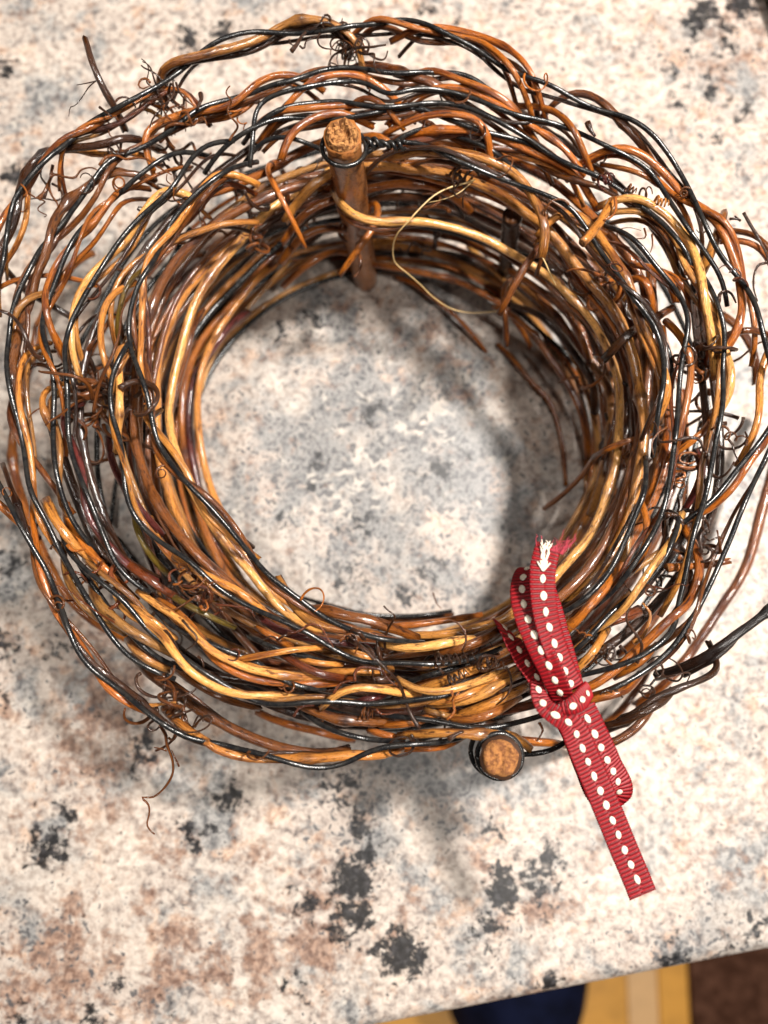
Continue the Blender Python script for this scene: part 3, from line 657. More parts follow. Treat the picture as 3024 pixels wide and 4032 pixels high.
S("G 880,1290 950,1240 1100,1250 1300,1240 1400,1180", 1.6, 'o', 78)
S("G 1350,1110 1500,1090 1640,1080", 1.3, 'd', 86)
W("J -400,1900 60,1880 300,1940 570,1960 600,1920 750,1890 900,1860 1000,1840", 87)
S("J 0,1700 200,1640 400,1600 700,1540 900,1500", 1.6, 'r', 82)
S("J 100,1850 400,1820 700,1790 950,1750", 1.8, 'r', 78)
S("J 200,1880 420,1800 620,1700 780,1640", 1.9, 't', 87)
S("J 0,1780 180,1750 330,1690 520,1590 700,1540", 1.7, 'y', 88)
S("J 300,1660 500,1560 720,1490", 1.4, 't', 88)
S("J 640,2060 800,2050 1000,2060 1100,2100", 2.0, 'o', 60)
W("J 700,2190 850,2160 1000,2130 1150,2050", 84)

# --- lower rails of every turn of the roll (hidden under or behind the rim)
CX, CY = .002, .068
fr = random.Random(23)
def rail(rad, z, a0, a1, r, col, kind='cane', wob=.002):
    n = max(6, int(abs(a1 - a0) / 9))
    p1, p2, p3 = (fr.random() * 6.28 for _ in range(3)); k1 = fr.uniform(2, 4); k2 = fr.uniform(4, 9)
    P = []
    for i in range(n + 1):
        a = a0 + (a1 - a0) * i / n; t = R(a)
        rr = rad + .004 * a / 360 + wob * (.8 * math.sin(t * k1 + p1) + .5 * math.sin(t * k2 + p2))
        rr += .007 * max(0, 1 - min(abs(a - a0), abs(a1 - a)) / 16)
        zz = z + wob * .9 * math.sin(t * k2 * .7 + p3)
        P.append((CX + rr * math.cos(t), CY + rr * .985 * math.sin(t), max(zz, r * .001 + .0004)))
    strands.append(dict(P=kink(catmull(P, .003), fr, .4) if kind == 'cane' else catmull(P, .003), r=r * .001, col=col, kind=kind, gnarl=fr.choice([0, 0, .2, .5]), taper=0, fill=True))
layers = [.0745, .0825, .090, .0975, .104]
levels = [.003, .014, .026, .038, .050, .062, .073]
for li, rad in enumerate(layers):
    for zi, z in enumerate(levels):
        cnt = [2, 1, 1, 1, 1][li]
        if li == 1 and zi in (1, 4): cnt = 2
        if li >= 2 and zi in (1, 3, 4, 5): continue
        if li == 4 and zi == 6: continue
        for c in range(cnt):
            a0 = fr.uniform(0, 360); span = fr.uniform(300, 380) if li == 0 else fr.uniform(190, 345)
            rail(rad + fr.uniform(-.0015, .0015), z + fr.uniform(-.004, .004), a0, a0 + span, fr.uniform(.8, 1.5), fr.choice('ttooobyn' if li == 0 else 'oobbddrt'))
    for z in (.004, .040):
        a0 = fr.uniform(0, 360)
        rail(rad + .001, z, a0, a0 + fr.uniform(200, 320), .92, None, 'wire')

# --- thin vines twisted along the rim strands
cr_ = random.Random(99)
for s_ in [q for q in strands if not q.get('fill') and len(q['P']) > 26]:
    P = s_['P']; n = len(P)
    if P[:, 2].mean() < .06: continue
    for rep_ in range(1):
        if sum(q['kind'] == 'cane' for q in strands) > 292: break
        ln = cr_.randint(min(45, n - 2), min(150, n - 1)); a = cr_.randint(0, n - ln)
        seg = P[a:a + ln].copy(); t = np.arange(ln) * .0022
        ph = cr_.uniform(0, 6.28); pit = cr_.uniform(.040, .075); am = cr_.uniform(.0011, .0020)
        T_ = np.gradient(seg, axis=0); T_ /= np.linalg.norm(T_, axis=1)[:, None]
        sd = np.stack([T_[:, 1], -T_[:, 0], np.zeros(ln)], 1)
        seg += sd * (am * np.cos(t / pit * 6.28 + ph))[:, None]
        seg[:, 2] += am * np.sin(t / pit * 6.28 + ph) - cr_.uniform(.001, .004)
        e = np.minimum(t, t[-1] - t); seg[:, 2] -= .006 * np.clip(1 - e / .01, 0, 1) ** 1.5
        strands.append(dict(P=kink(seg, cr_, .3), r=cr_.uniform(.55, .95) * .001, col=cr_.choice('ootbbddrtn'), kind='cane', gnarl=cr_.choice([0, .2, .4]), taper=0, fill=True))
# --- strands rest against each other: push apart where they overlap
def relax(iters=7):
    pts = np.vstack([s['P'] for s in strands])
    rad = np.concatenate([np.full(len(s['P']), s['r']) for s in strands])
    sid = np.concatenate([np.full(len(s['P']), i) for i, s in enumerate(strands)])
    offs = np.r_[0, np.cumsum([len(s['P']) for s in strands])]
    cell = .0052
    for it in range(iters):
        key = np.floor(pts / cell).astype(int)
        disp = np.zeros_like(pts); cnt = np.zeros(len(pts))
        tab = {}
        for i, k in enumerate(map(tuple, key)): tab.setdefault(k, []).append(i)
        I = []; J = []
        half = [(a, b, c) for a in (-1, 0, 1) for b in (-1, 0, 1) for c in (-1, 0, 1) if (a, b, c) >= (0, 0, 0)]
        for k, li in tab.items():
            for dk in half:
                lj = tab.get((k[0] + dk[0], k[1] + dk[1], k[2] + dk[2]))
                if not lj: continue
                for i in li:
                    for j in lj:
                        if dk == (0, 0, 0) and j <= i: continue
                        if sid[i] != sid[j]: I.append(i); J.append(j)
        I = np.array(I); J = np.array(J)
        d = pts[I] - pts[J]; dist = np.linalg.norm(d, axis=1) + 1e-9
        need = (rad[I] + rad[J]) * 1.02
        m = dist < need
        I, J, d, dist, need = I[m], J[m], d[m], dist[m], need[m]
        d[:, 2] += np.where(np.abs(d[:, 2]) < 1e-5, 1e-4, 0)
        dz = d.copy(); dz[:, 2] *= 1.5; dz /= np.linalg.norm(dz, axis=1)[:, None] + 1e-9
        mv = dz * ((need - dist) * .5)[:, None]
        np.add.at(disp, I, mv); np.add.at(cnt, I, 1)
        np.add.at(disp, J, -mv); np.add.at(cnt, J, 1)
        disp /= np.maximum(cnt, 1)[:, None]
        for a, b in zip(offs[:-1], offs[1:]):
            D = disp[a:b]
            for _ in range(2):
                E = D.copy(); E[1:-1] = (D[:-2] + D[1:-1] * 2 + D[2:]) / 4; D = E
            disp[a:b] = D * 1.25
        pts += disp
        pts[:, 2] = np.maximum(pts[:, 2], rad + .0003)
    for (a, b), s in zip(zip(offs[:-1], offs[1:]), strands): s['P'] = pts[a:b]
def soften(passes):
    for s_ in strands:
        Q = s_['P']
        for _ in range(passes): Q[1:-1] = (Q[:-2] + 2 * Q[1:-1] + Q[2:]) / 4
relax(6); soften(7); relax(3); soften(2)

roll = thing("grapevine_roll", "rolled twig and vine fencing with black wire, tied into a ring on granite counter", "vine roll", (CX, CY, 0))
ROOT_INV = Matrix.Translation((-CX, -CY, 0))
OFF = np.array([CX, CY, 0])
vr = random.Random(3)
def strand_mesh(s):
    P = s['P'] - OFF; n = len(P)
    L = np.r_[0, np.cumsum(np.linalg.norm(np.diff(P, axis=0), axis=1))]
    if s['kind'] == 'wire':
        wob = np.array([1 + .05 * noise.noise(Vector((l * 120, s['r'] * 9999, 3))) for l in L])
        return tube_mesh("black_wire", P, s['r'] * wob, 8)
    sides = 9
    seed = vr.random() * 100
    rad = np.zeros((n, sides)); tp = vr.uniform(.78, 1.12)
    g = .09 + .17 * s['gnarl']
    nodes = []; x = vr.uniform(.015, .06)
    while x < L[-1] - .006:
        nodes.append((x, vr.uniform(.15, .45) * (1 + s['gnarl']))); x += vr.uniform(.045, .095)
    for i in range(n):
        base = tp + (1.9 - 2 * tp) * L[i] / L[-1] + .12 * noise.noise(Vector((L[i] * 28, seed, 0)))
        for x, h in nodes:
            base += h * math.exp(-((L[i] - x) / .0022) ** 2)
        for j in range(sides):
            a = j * 2 * math.pi / sides
            rad[i, j] = s['r'] * (base + g * noise.noise(Vector((L[i] * 170 + seed, math.cos(a) * .9, math.sin(a) * .9))) * 1.4
                                  + g * .6 * noise.noise(Vector((L[i] * 520 + seed, math.cos(a) * 1.6, math.sin(a) * 1.6))))
    me = tube_mesh("vine_cane", P, rad, sides, 1, s['r'] * .7, vr)
    nv = np.zeros(n)
    for x, h in nodes: nv = np.maximum(nv, np.exp(-((L - x - .0008) / .0017) ** 2) * min(1, h * 2.6))
    at = me.attributes.new("node", 'FLOAT', 'POINT')
    at.data.foreach_set('value', np.r_[np.repeat(nv, sides), 0, 0].astype('f'))
    return me
for s in strands:
    me = strand_mesh(s)
    if s['kind'] == 'wire':
        link("black_wire", me, M_WIRE, roll)
    else:
        c = COLS[s['col']]; k = vr.uniform(.8, 1.18); h = vr.uniform(-.06, .06)
        link("vine_cane", me, [M_VINE, M_END], roll, (c[0] * k * (1 + h), c[1] * k, c[2] * k * (1 - h)))

# ------------------------------------------------------------------ stakes with wire rings
def stake(base, top, r0, r1, endmat, col, rough_top, seed, rings, endlabel=None):
    rg = random.Random(seed)
    b, t = np.array(base), np.array(top)
    n = 26; sides = 20
    P = np.array([b + (t - b) * i / (n - 1) for i in range(n)]) - OFF
    rad = np.zeros((n, sides))
    for i in range(n):
        u = i / (n - 1)
        for j in range(sides):
            a = j * 2 * math.pi / sides
            rad[i, j] = (r0 + (r1 - r0) * u) * (1 + .13 * noise.noise(Vector((u * 6, math.cos(a) * 2 + seed, math.sin(a) * 2))) + .015 * noise.noise(Vector((u * 4, math.cos(a) * 9 + seed, math.sin(a) * 9))))
    me = tube_mesh("stake", P, rad, sides, 0, 0, random, -.4)
    st = link("stake", me, M_STAKE, roll, col)
    # broken end face
    ax = (t - b) / np.linalg.norm(t - b)
    u = np.cross(ax, [0, 1., 0]); u /= np.linalg.norm(u); v = np.cross(ax, u)
    bm = bmesh.new(); rows = []
    K = 9
    c0 = P[-1]
    for k in range(K + 1):
        row = []
        rr = r1 * (.985 if rough_top > .001 else .94) * (1 - k / K)
        for j in range(28):
            a = j * 2 * math.pi / 28
            irr = 1 + .13 * noise.noise(Vector((6, math.cos(a) * 2 + seed, math.sin(a) * 2)))
            x, y = math.cos(a) * rr * irr, math.sin(a) * rr * irr
            h = rough_top * (noise.noise(Vector((x * 420 + seed, y * 420, 1))) * .9 + .55 * noise.noise(Vector((x * 1100 + seed, y * 1100, 5)))) + rough_top * .5
            if k == 0: h = -.0012
            elif k == 1: h = h * .5 - .0002; 
            p = c0 + u * x + v * y + ax * h
            row.append(bm.verts.new(p))
        rows.append(row)
    for k in range(K):
        for j in range(28):
            q = (j + 1) % 28
            bm.faces.new((rows[k][j], rows[k][q], rows[k + 1][q], rows[k + 1][j]))
    bmesh.ops.remove_doubles(bm, verts=bm.verts, dist=1e-6)
    bmesh.ops.recalc_face_normals(bm, faces=bm.faces)
    me = bpy.data.meshes.new("cut_end"); bm.to_mesh(me); bm.free()
    for p in me.polygons: p.use_smooth = rough_top < .001
    link("cut_end", me, endmat, st)
    # wire rings
    for (h, rr, tilt, ph, sx, sy) in rings:
        c = P[-1] - ax * h + np.array([sx, sy, 0])
        Q = []
        for i in range(41):
            a = i * 2 * math.pi / 40
            Q.append(c + (u * math.cos(a) + v * math.sin(a)) * rr + ax * tilt * math.sin(a + ph))
        Q = np.array(Q)
        link("wire_ring", tube_mesh("wire_ring", Q, np.full(len(Q), .00068), 8), M_WIRE, st)
    return st
btop = un(1347, 535, .100); bbase = un(1440, 1105, .0005)
stake(bbase, btop, .0048, .0053, M_END, (.38, .145, .040), .0022, 7, [(.0055, .0063, .0012, .6, 0, 0)])
ftop = un(1970, 2985, .094); fbase = un(2000, 2870, .0005)
stake(fbase, ftop, .0051, .0053, M_CORK, (.05, .024, .014), .0009, 4, [(.0048, .0058, .0020, 2.2, -.0003, 0), (.0085, .0062, .0026, 3.6, -.0020, .0004)])
stake(un(1985, 1120, .0005), un(2018, 850, .068), .0030, .0032, M_BROWNBOARD, (.028, .014, .010), .0008, 9, [])
# twisted wire tail beside the back stake
a, b = un(1000 + 725 * .6028, 930 * .6028, .094), un(1000 + 985 * .6028, 950 * .6028, .093)
for ph in (0, math.pi):
    Q = []
    for i in range(60):
        u = i / 59; p = a + (b - a) * u - OFF
        Q.append(p + np.array([0, math.cos(u * 15 + 2 * u * u + ph), math.sin(u * 15 + 2 * u * u + ph)]) * (.0008 + .0004 * math.sin(u * 9)))
    link("wire_twist", tube_mesh("wire_twist", np.array(Q), np.full(60, .00068), 7), M_WIRE, roll)

# ------------------------------------------------------------------ tendrils, traced and curled
tr = random.Random(41)
def tendril_from(P, r, col, name="tendril", make=True):
    P = np.asarray(P) - OFF; n = len(P)
    u = np.linspace(0, 1, n)
    rad = r * .001 * (1 - .55 * u) * np.array([1 + .25 * noise.noise(Vector((k * .45, r * 77, 2))) for k in range(n)])
    c = COLS[col]; k = tr.uniform(.75, 1.3)
    me = tube_mesh(name, P, rad, 6)
    if not make: return me
    link(name, me, M_TEND, roll, (c[0] * k, c[1] * k, c[2] * k))
def T(s, r=.38, col='d', z=86):
    tendril_from(catmull([un(*p) for p in parse(s, z)], .0010), r, col)
T("A 625,530,93 560,545,95 500,555,97", .22, 'd'); T("A 625,530,93 580,570,94 540,630,95 490,690,95 460,700,95 450,760,95", .22, 'd')
T("A 345,1080 330,1160 350,1140 420,1155 490,1160 530,1110 600,1095 640,1115", .5, 'b', 84)
T("A 650,1080 690,1030 760,1015 820,1040 900,1030 960,1040 1030,1090 1120,1140", .5, 'b', 88)
T("A 330,1160 320,1220 340,1280 375,1330 380,1380", .45, 'b', 80); T("A 340,1200 390,1230 405,1290 370,1310 310,1300 250,1295 165,1305", .4, 'd', 80)
T("A 290,1290 310,1220 290,1190 265,1150 270,1115", .5, 'd', 80); T("A 250,1300 290,1260 320,1190 350,1130", .8, 'b', 80)
T("A 980,540 960,515 920,520 905,560 930,580 980,560", .42, 'b', 92); T("A 1150,540 1170,600 1200,640 1260,690", .35, 'd', 92)
T("A 650,700 690,730 730,760", .45, 'd', 92); T("A 710,800 715,880 740,900", .35, 'b', 86)
T("A 1310,610 1315,650 1300,680 1290,710", .8, 'd', 90); T("A 790,930 790,990 820,1030", .5, 'b', 84)
T("A 1030,1080 1090,1080 1130,1130 1140,1180", .4, 'd', 82); T("A 960,1390 900,1370 905,1350 930,1355", .45, 'd', 84)
T("B 500,130 490,100 460,100 440,140 460,190", .4, 'd', 93); T("B 430,220 415,260 430,300 470,318 515,320", .38, 'd', 93)
T("B 245,335 280,290 310,240 340,210", .8, 'd', 91, ); T("B 300,300 325,320 340,270 380,250 420,230", .35, 'd', 92); T("B 230,260 240,290 280,300", .35, 'd', 91)
T("B 500,430 490,410 520,415 550,430", .35, 'd', 88); T("B 740,560 760,590 750,610", .5, 'b', 85)
T("B 270,1130 280,1100 320,1090 350,1110 330,1140 300,1125", .35, 'd', 74); T("B 350,1130 400,1110 420,1060 450,1020", .28, 'd', 78)
T("C 600,1010 595,1050 560,1065", .45, 'd', 86); T("C 480,800 500,850 530,890", 1.0, 'd', 91)
T("C 1260,1490 1240,1525 1200,1515 1190,1500", .3, 'd', 86); T("C 1410,1430 1460,1430 1490,1450 1440,1410", .45, 'd', 88)
T("C 660,1290 665,1370 630,1420 580,1440", .5, 'o', 94); T("C 850,1490 860,1550 780,1560", .32, 'b', 88); T("C 900,1530 905,1600 890,1650", .32, 'b', 84)
T("C 1500,1390 E 1659,50 1600,70 1570,130 1565,220 1590,310", .55, 'd', 86); T("E 1340,310 1345,260 1380,240 1420,260 1450,320", .6, 'd', 84)
T("E 1170,490 1220,465", .3, 'd', 84); T("E 1400,1210 1430,1250 1440,1300 1470,1360", .4, 'd', 86)
T("E 740,300 730,370 750,420 800,440", .6, 'd', 76); T("E 830,290 870,300 890,330 850,350", .4, 'd', 84)
T("E 1060,1380 1140,1400 1210,1380 1220,1330 1160,1300 1090,1310 1080,1350 1150,1370 1190,1350", .6, 'o', 82)
T("E 1050,1420 1100,1420 1120,1450 1060,1470 1050,1490 1100,1495", .5, 'o', 80); T("E 1000,1130 930,1180 900,1240 910,1310", .35, 'b', 90); T("E 715,1445 740,1480 760,1520", .35, 'o', 60)
T("H 1230,290 1215,200 1230,160 1270,130 1285,150 1260,170 1255,140", .42, 'd', 88); T("H 1240,180 1270,215 1310,200 1370,180", .38, 'd', 86)
T("H 860,540 910,550 960,545 1000,530", .4, 'd', 80); T("H 600,960 640,1000 660,950 640,890 605,890 610,950 560,980", .45, 'd', 84); T("H 690,900 740,960 700,990 640,990", .5, 'd', 80)
T("H 950,1010 975,1050 960,1100 920,1110", .4, 'd', 86); T("H 920,1120 880,1165 830,1155", .35, 'd', 86); T("H 640,1200 600,1190 560,1220", .4, 'd', 90); T("H 660,1190 700,1220 710,1240", .5, 'd', 88)
T("H 780,880 840,840 870,780 890,690 840,620", .7, 't', 82)
T("L 690,720,84 715,760,82 720,800,80 745,870,78 745,930,76 710,990,75 660,1030,75 612,1032,76 640,1060,76 645,1100,75 635,1150,75 655,1180,75 668,1190,75", .45, 'b', 84)
T("L 720,830 690,820 665,815", .3, 'b', 80)
T("F 920,1080 890,1100 900,1170 960,1220 1060,1240 1170,1230 1260,1200 1280,1180", .55, 'd', 84); T("F 1070,1080 1075,1160 1060,1250", .7, 'd', 84)
T("F 1020,1300 1030,1350 1000,1390 965,1420 970,1450 1020,1450 1040,1430", .5, 'd', 84); T("F 930,1290 1000,1290 1060,1280 1150,1270", .7, 't', 86); T("F 1170,1290 1200,1310 1190,1380 1230,1410", .6, 'b', 82)
T("F 1100,1500 1130,1520 1155,1490", .35, 'b', 82); T("F 1170,1690 1120,1580", .3, 'b', 80)
T("F 440,240 480,280 530,275 560,265", .6, 'o', 88); T("F 330,270 345,240 355,230", .4, 'd', 84)
T("F 1110,480 1105,430 1150,400 1190,410", .42, 'r', 91); T("F 1130,500 1160,500 1190,475", .42, 'o', 91); T("F 1310,640 1330,670 1360,660 1340,600", .5, 'o', 88)
T("F 1190,730 1240,790 1285,840 1280,880 1210,930", .35, 'd', 92); T("F 1290,970 1320,990 1330,1040", .4, 'd', 88)
T("F 1410,630 1520,640 1640,670 1659,710", .4, 'r', 90)
T("G 220,490 300,470 360,430 430,440 470,500 520,580", .38, 'r', 91); T("G 660,800 660,740 700,710 780,715 840,730 870,780 940,840", .45, 'r', 91); T("G 520,880 560,820 640,795", .38, 'r', 91)
T("G 260,1030 290,980 350,960 390,960", .38, 'r', 90); T("G 800,980 820,1010 880,1015 940,1000", .32, 'r', 88)
T("G 1240,750 1205,710 1215,690 1250,700", .42, 'd', 91); T("G 1260,1050 1310,1000 1300,930 1340,870", .45, 'o', 92); T("G 1290,860 1300,920 1250,940", .4, 'o', 91)
T("G 560,540 600,500 650,490 680,550 660,620", .4, 'b', 90); T("G 1270,1180 1330,1140 1370,1130", .8, 'd', 91)
T("J 10,870 40,960 80,1000", .3, 'b', 30); T("J 850,1900 880,1960 830,2050", .4, 'b', 88)
def coil(s, z, turns, rad, r, col, length=None):
    (a, b) = [un(*p) for p in parse(s, z)]
    ax = b - a; L = np.linalg.norm(ax); ax /= L
    u = np.cross(ax, [0, 0, 1.]); u /= np.linalg.norm(u); v = np.cross(ax, u)
    Q = []; n = int(turns * 14)
    for i in range(n + 1):
        t = i / n; an = t * turns * 2 * math.pi
        rr = rad * .001 * (1 - .4 * t) * (1 + .25 * math.sin(t * 9 + rad))
        Q.append(a + ax * L * t + (u * math.cos(an) + v * math.sin(an)) * rr)
    tendril_from(np.array(Q), r, col)
coil("G 1180,660 1450,640", 91, 5, 1.7, .33, 'd'); coil("G 1270,800 1400,740", 91, 4, 1.6, .33, 'd'); coil("G 1480,660 1640,700", 91, 3, 2.0, .33, 'd')
coil("C 560,1190 650,1150", 90, 3, 1.9, .36, 'p'); coil("C 740,1220 800,1250", 88, 3, 1.0, .36, 'b'); coil("C 820,1260 900,1250", 88, 2, 1.8, .36, 'b'); coil("C 920,1310 1010,1330", 88, 4, 1.2, .45, 't')
coil("G 700,1000 780,1020", 86, 3, 1.6, .35, 'b'); coil("I 950,440 1100,520", 80, 4, 1.9, .5, 'b'); coil("H 560,920 640,980", 84, 3, 1.8, .36, 'd')
def tangle(s, z, n, spread, r=(.3, .6), col='d', zs=None, length=.02):
    for (x, y, zz) in parse(s, z):
        bmj = bmesh.new()
        for _ in range(n):
            c = un(x + tr.gauss(0, spread), y + tr.gauss(0, spread), zz + tr.gauss(0, (zs or 5) * .001))
            c[2] = max(c[2], .003)
            d = np.array([tr.gauss(0, 1), tr.gauss(0, 1), tr.gauss(0, .7)]); d /= np.linalg.norm(d)
            P = [c]; k = tr.uniform(.3, .9); axis = np.array([tr.gauss(0, 1) for _ in range(3)]); axis /= np.linalg.norm(axis)
            for i in range(int(tr.uniform(8, 16))):
                ang = k * (1 if i < 9 else 1.3) * tr.uniform(.5, 1.2)
                d = d * math.cos(ang) + np.cross(axis, d) * math.sin(ang) + axis * axis.dot(d) * (1 - math.cos(ang))
                c = c + d * length / 11; c[2] = min(max(c[2], .002), .093)
                P.append(c)
            bmj.from_mesh(tendril_from(catmull(P, .0011), tr.uniform(*r), col[0], "tendril", False))
        mj = bpy.data.meshes.new("tendril_tangle"); bmj.to_mesh(mj); bmj.free()
        cc = COLS[tr.choice(col)]; kk = tr.uniform(.8, 1.3)
        link("tendril_tangle", mj, M_TEND, roll, tuple(v * kk for v in cc))['kind'] = 'stuff'
tangle("D 540,800 620,880 560,950 800,900", 72, 7, 40, (.5, 1.1), 'dbb', 8, .026)
tangle("D 330,640 620,1110", 76, 4, 30, (.4, .8), 'dbb', 6)
tangle("B 600,260 620,320 680,330", 84, 7, 18, (.3, .55), 'db', 4, .014)
tangle("A 1060,620 1130,680 1200,700", 84, 6, 20, (.3, .5), 'db', 4, .014)
tangle("A 1080,950 1150,1100", 74, 4, 30, (.4, .7), 'db', 8)
tangle("B 1400,940 1360,1080", 76, 4, 25, (.4, .8), 'db', 7)
tangle("E 1250,720 1220,640 1280,860", 74, 5, 28, (.4, .8), 'dbb', 8)
tangle("E 620,170 580,120", 70, 4, 25, (.5, .9), 'bo', 6)
tangle("E 1420,1100 1230,1300", 76, 3, 30, (.4, .7), 'db', 8)
tangle("H 540,1000 960,500 900,1050", 72, 4, 28, (.35, .7), 'db', 7)
tangle("H 1050,60 1200,300", 78, 3, 25, (.5, 1.0), 'bd', 6)
tangle("F 1080,1330 1180,1350", 78, 5, 26, (.4, .7), 'bd', 5)
tangle("F 1360,600 720,480 1250,500", 76, 4, 30, (.4, .9), 'bdr', 6)
tangle("G 850,720 900,640 600,520", 80, 3, 30, (.4, .8), 'bd', 4)
tangle("G 1550,720 1400,620 1100,1060", 82, 3, 30, (.35, .7), 'bd', 4)
tangle("I 700,600 1000,700 1000,950 350,900", 40, 3, 35, (.5, 1.2), 'db', 15)
tangle("B 100,1300 350,1350 0,1550", 45, 4, 35, (.5, 1.2), 'db', 15)
tangle("A 1400,1450 1550,1250", 55, 4, 35, (.5, 1.2), 'db', 12)
tangle("E 450,250 500,900 760,900", 45, 3, 35, (.6, 1.2), 'db', 12)
rim = [q['P'][k] for q in strands for k in range(5, len(q['P']) - 5, 9) if q['P'][k][2] > .078]
for _ in range(48):
    c = np.array(tr.choice(rim)) + np.array([0, 0, .001])
    d = np.array([tr.gauss(0, 1), tr.gauss(0, 1), abs(tr.gauss(0, .5))]); d /= np.linalg.norm(d)
    axis = np.array([tr.gauss(0, .5), tr.gauss(0, .5), tr.choice((-1, 1))]); axis /= np.linalg.norm(axis)
    k = tr.uniform(.2, .45); P = [c]; grow = tr.uniform(1.02, 1.14); step = tr.uniform(.0008, .0015)
    for i in range(int(tr.uniform(10, 24))):
        k = min(k * grow, 1.0)
        d = d * math.cos(k) + np.cross(axis, d) * math.sin(k) + axis * axis.dot(d) * (1 - math.cos(k)) * 1.0
        d[2] += tr.gauss(0, .10); d /= np.linalg.norm(d)
        c = c + d * step; c[2] = min(max(c[2], .07), .096); P.append(c)
    tendril_from(catmull(P, .0008), tr.uniform(.24, .42), tr.choice('dbbro'))
# thin uprights woven between the rails
for k in range(34):
    a = tr.uniform(0, 6.283); rd = tr.choice(layers) + tr.uniform(-.002, .002)
    z0, z1 = sorted((tr.uniform(.003, .05), tr.uniform(.04, .084)))
    if z1 - z0 < .02: continue
    P = []
    for i in range(6):
        u = i / 5
        P.append((CX + (rd + tr.gauss(0, .0022)) * math.cos(a + tr.gauss(0, .02) + .15 * u), CY + (rd + tr.gauss(0, .0022)) * math.sin(a + .15 * u), z0 + (z1 - z0) * u))
    tendril_from(catmull(P, .002), tr.uniform(.6, 1.2), tr.choice('dbbo'), "twig")
# pale dry fibre
def fibre(s, r):
    Pp = parse(s, 60)
    Q = catmull([un(*p) for p in Pp], .0015) - OFF
    link("dry_fibre", tube_mesh("dry_fibre", Q, np.linspace(r, r * .6, len(Q)) * .001, 5), M_FIBRE, roll)
fibre("I 1110,510,82 1060,530,82 950,560,82 850,610,82 750,700,82 670,790,80 600,870,76 575,960,70 590,1050,64 680,1130,58 760,1200,52 830,1270,48 950,1350,44 1080,1380,42 1200,1375,42 1280,1370,44", .30)
fibre("I 1100,520,82 1000,600,82 900,640,81 800,660,80", .16)
fibre("I 1290,1360,44 1310,1280,52 1370,1160,58 1400,1080,64", .22)
fibre("I 1530,980,84 1570,1050,84 1600,1120,82 1640,1200,80", .28)

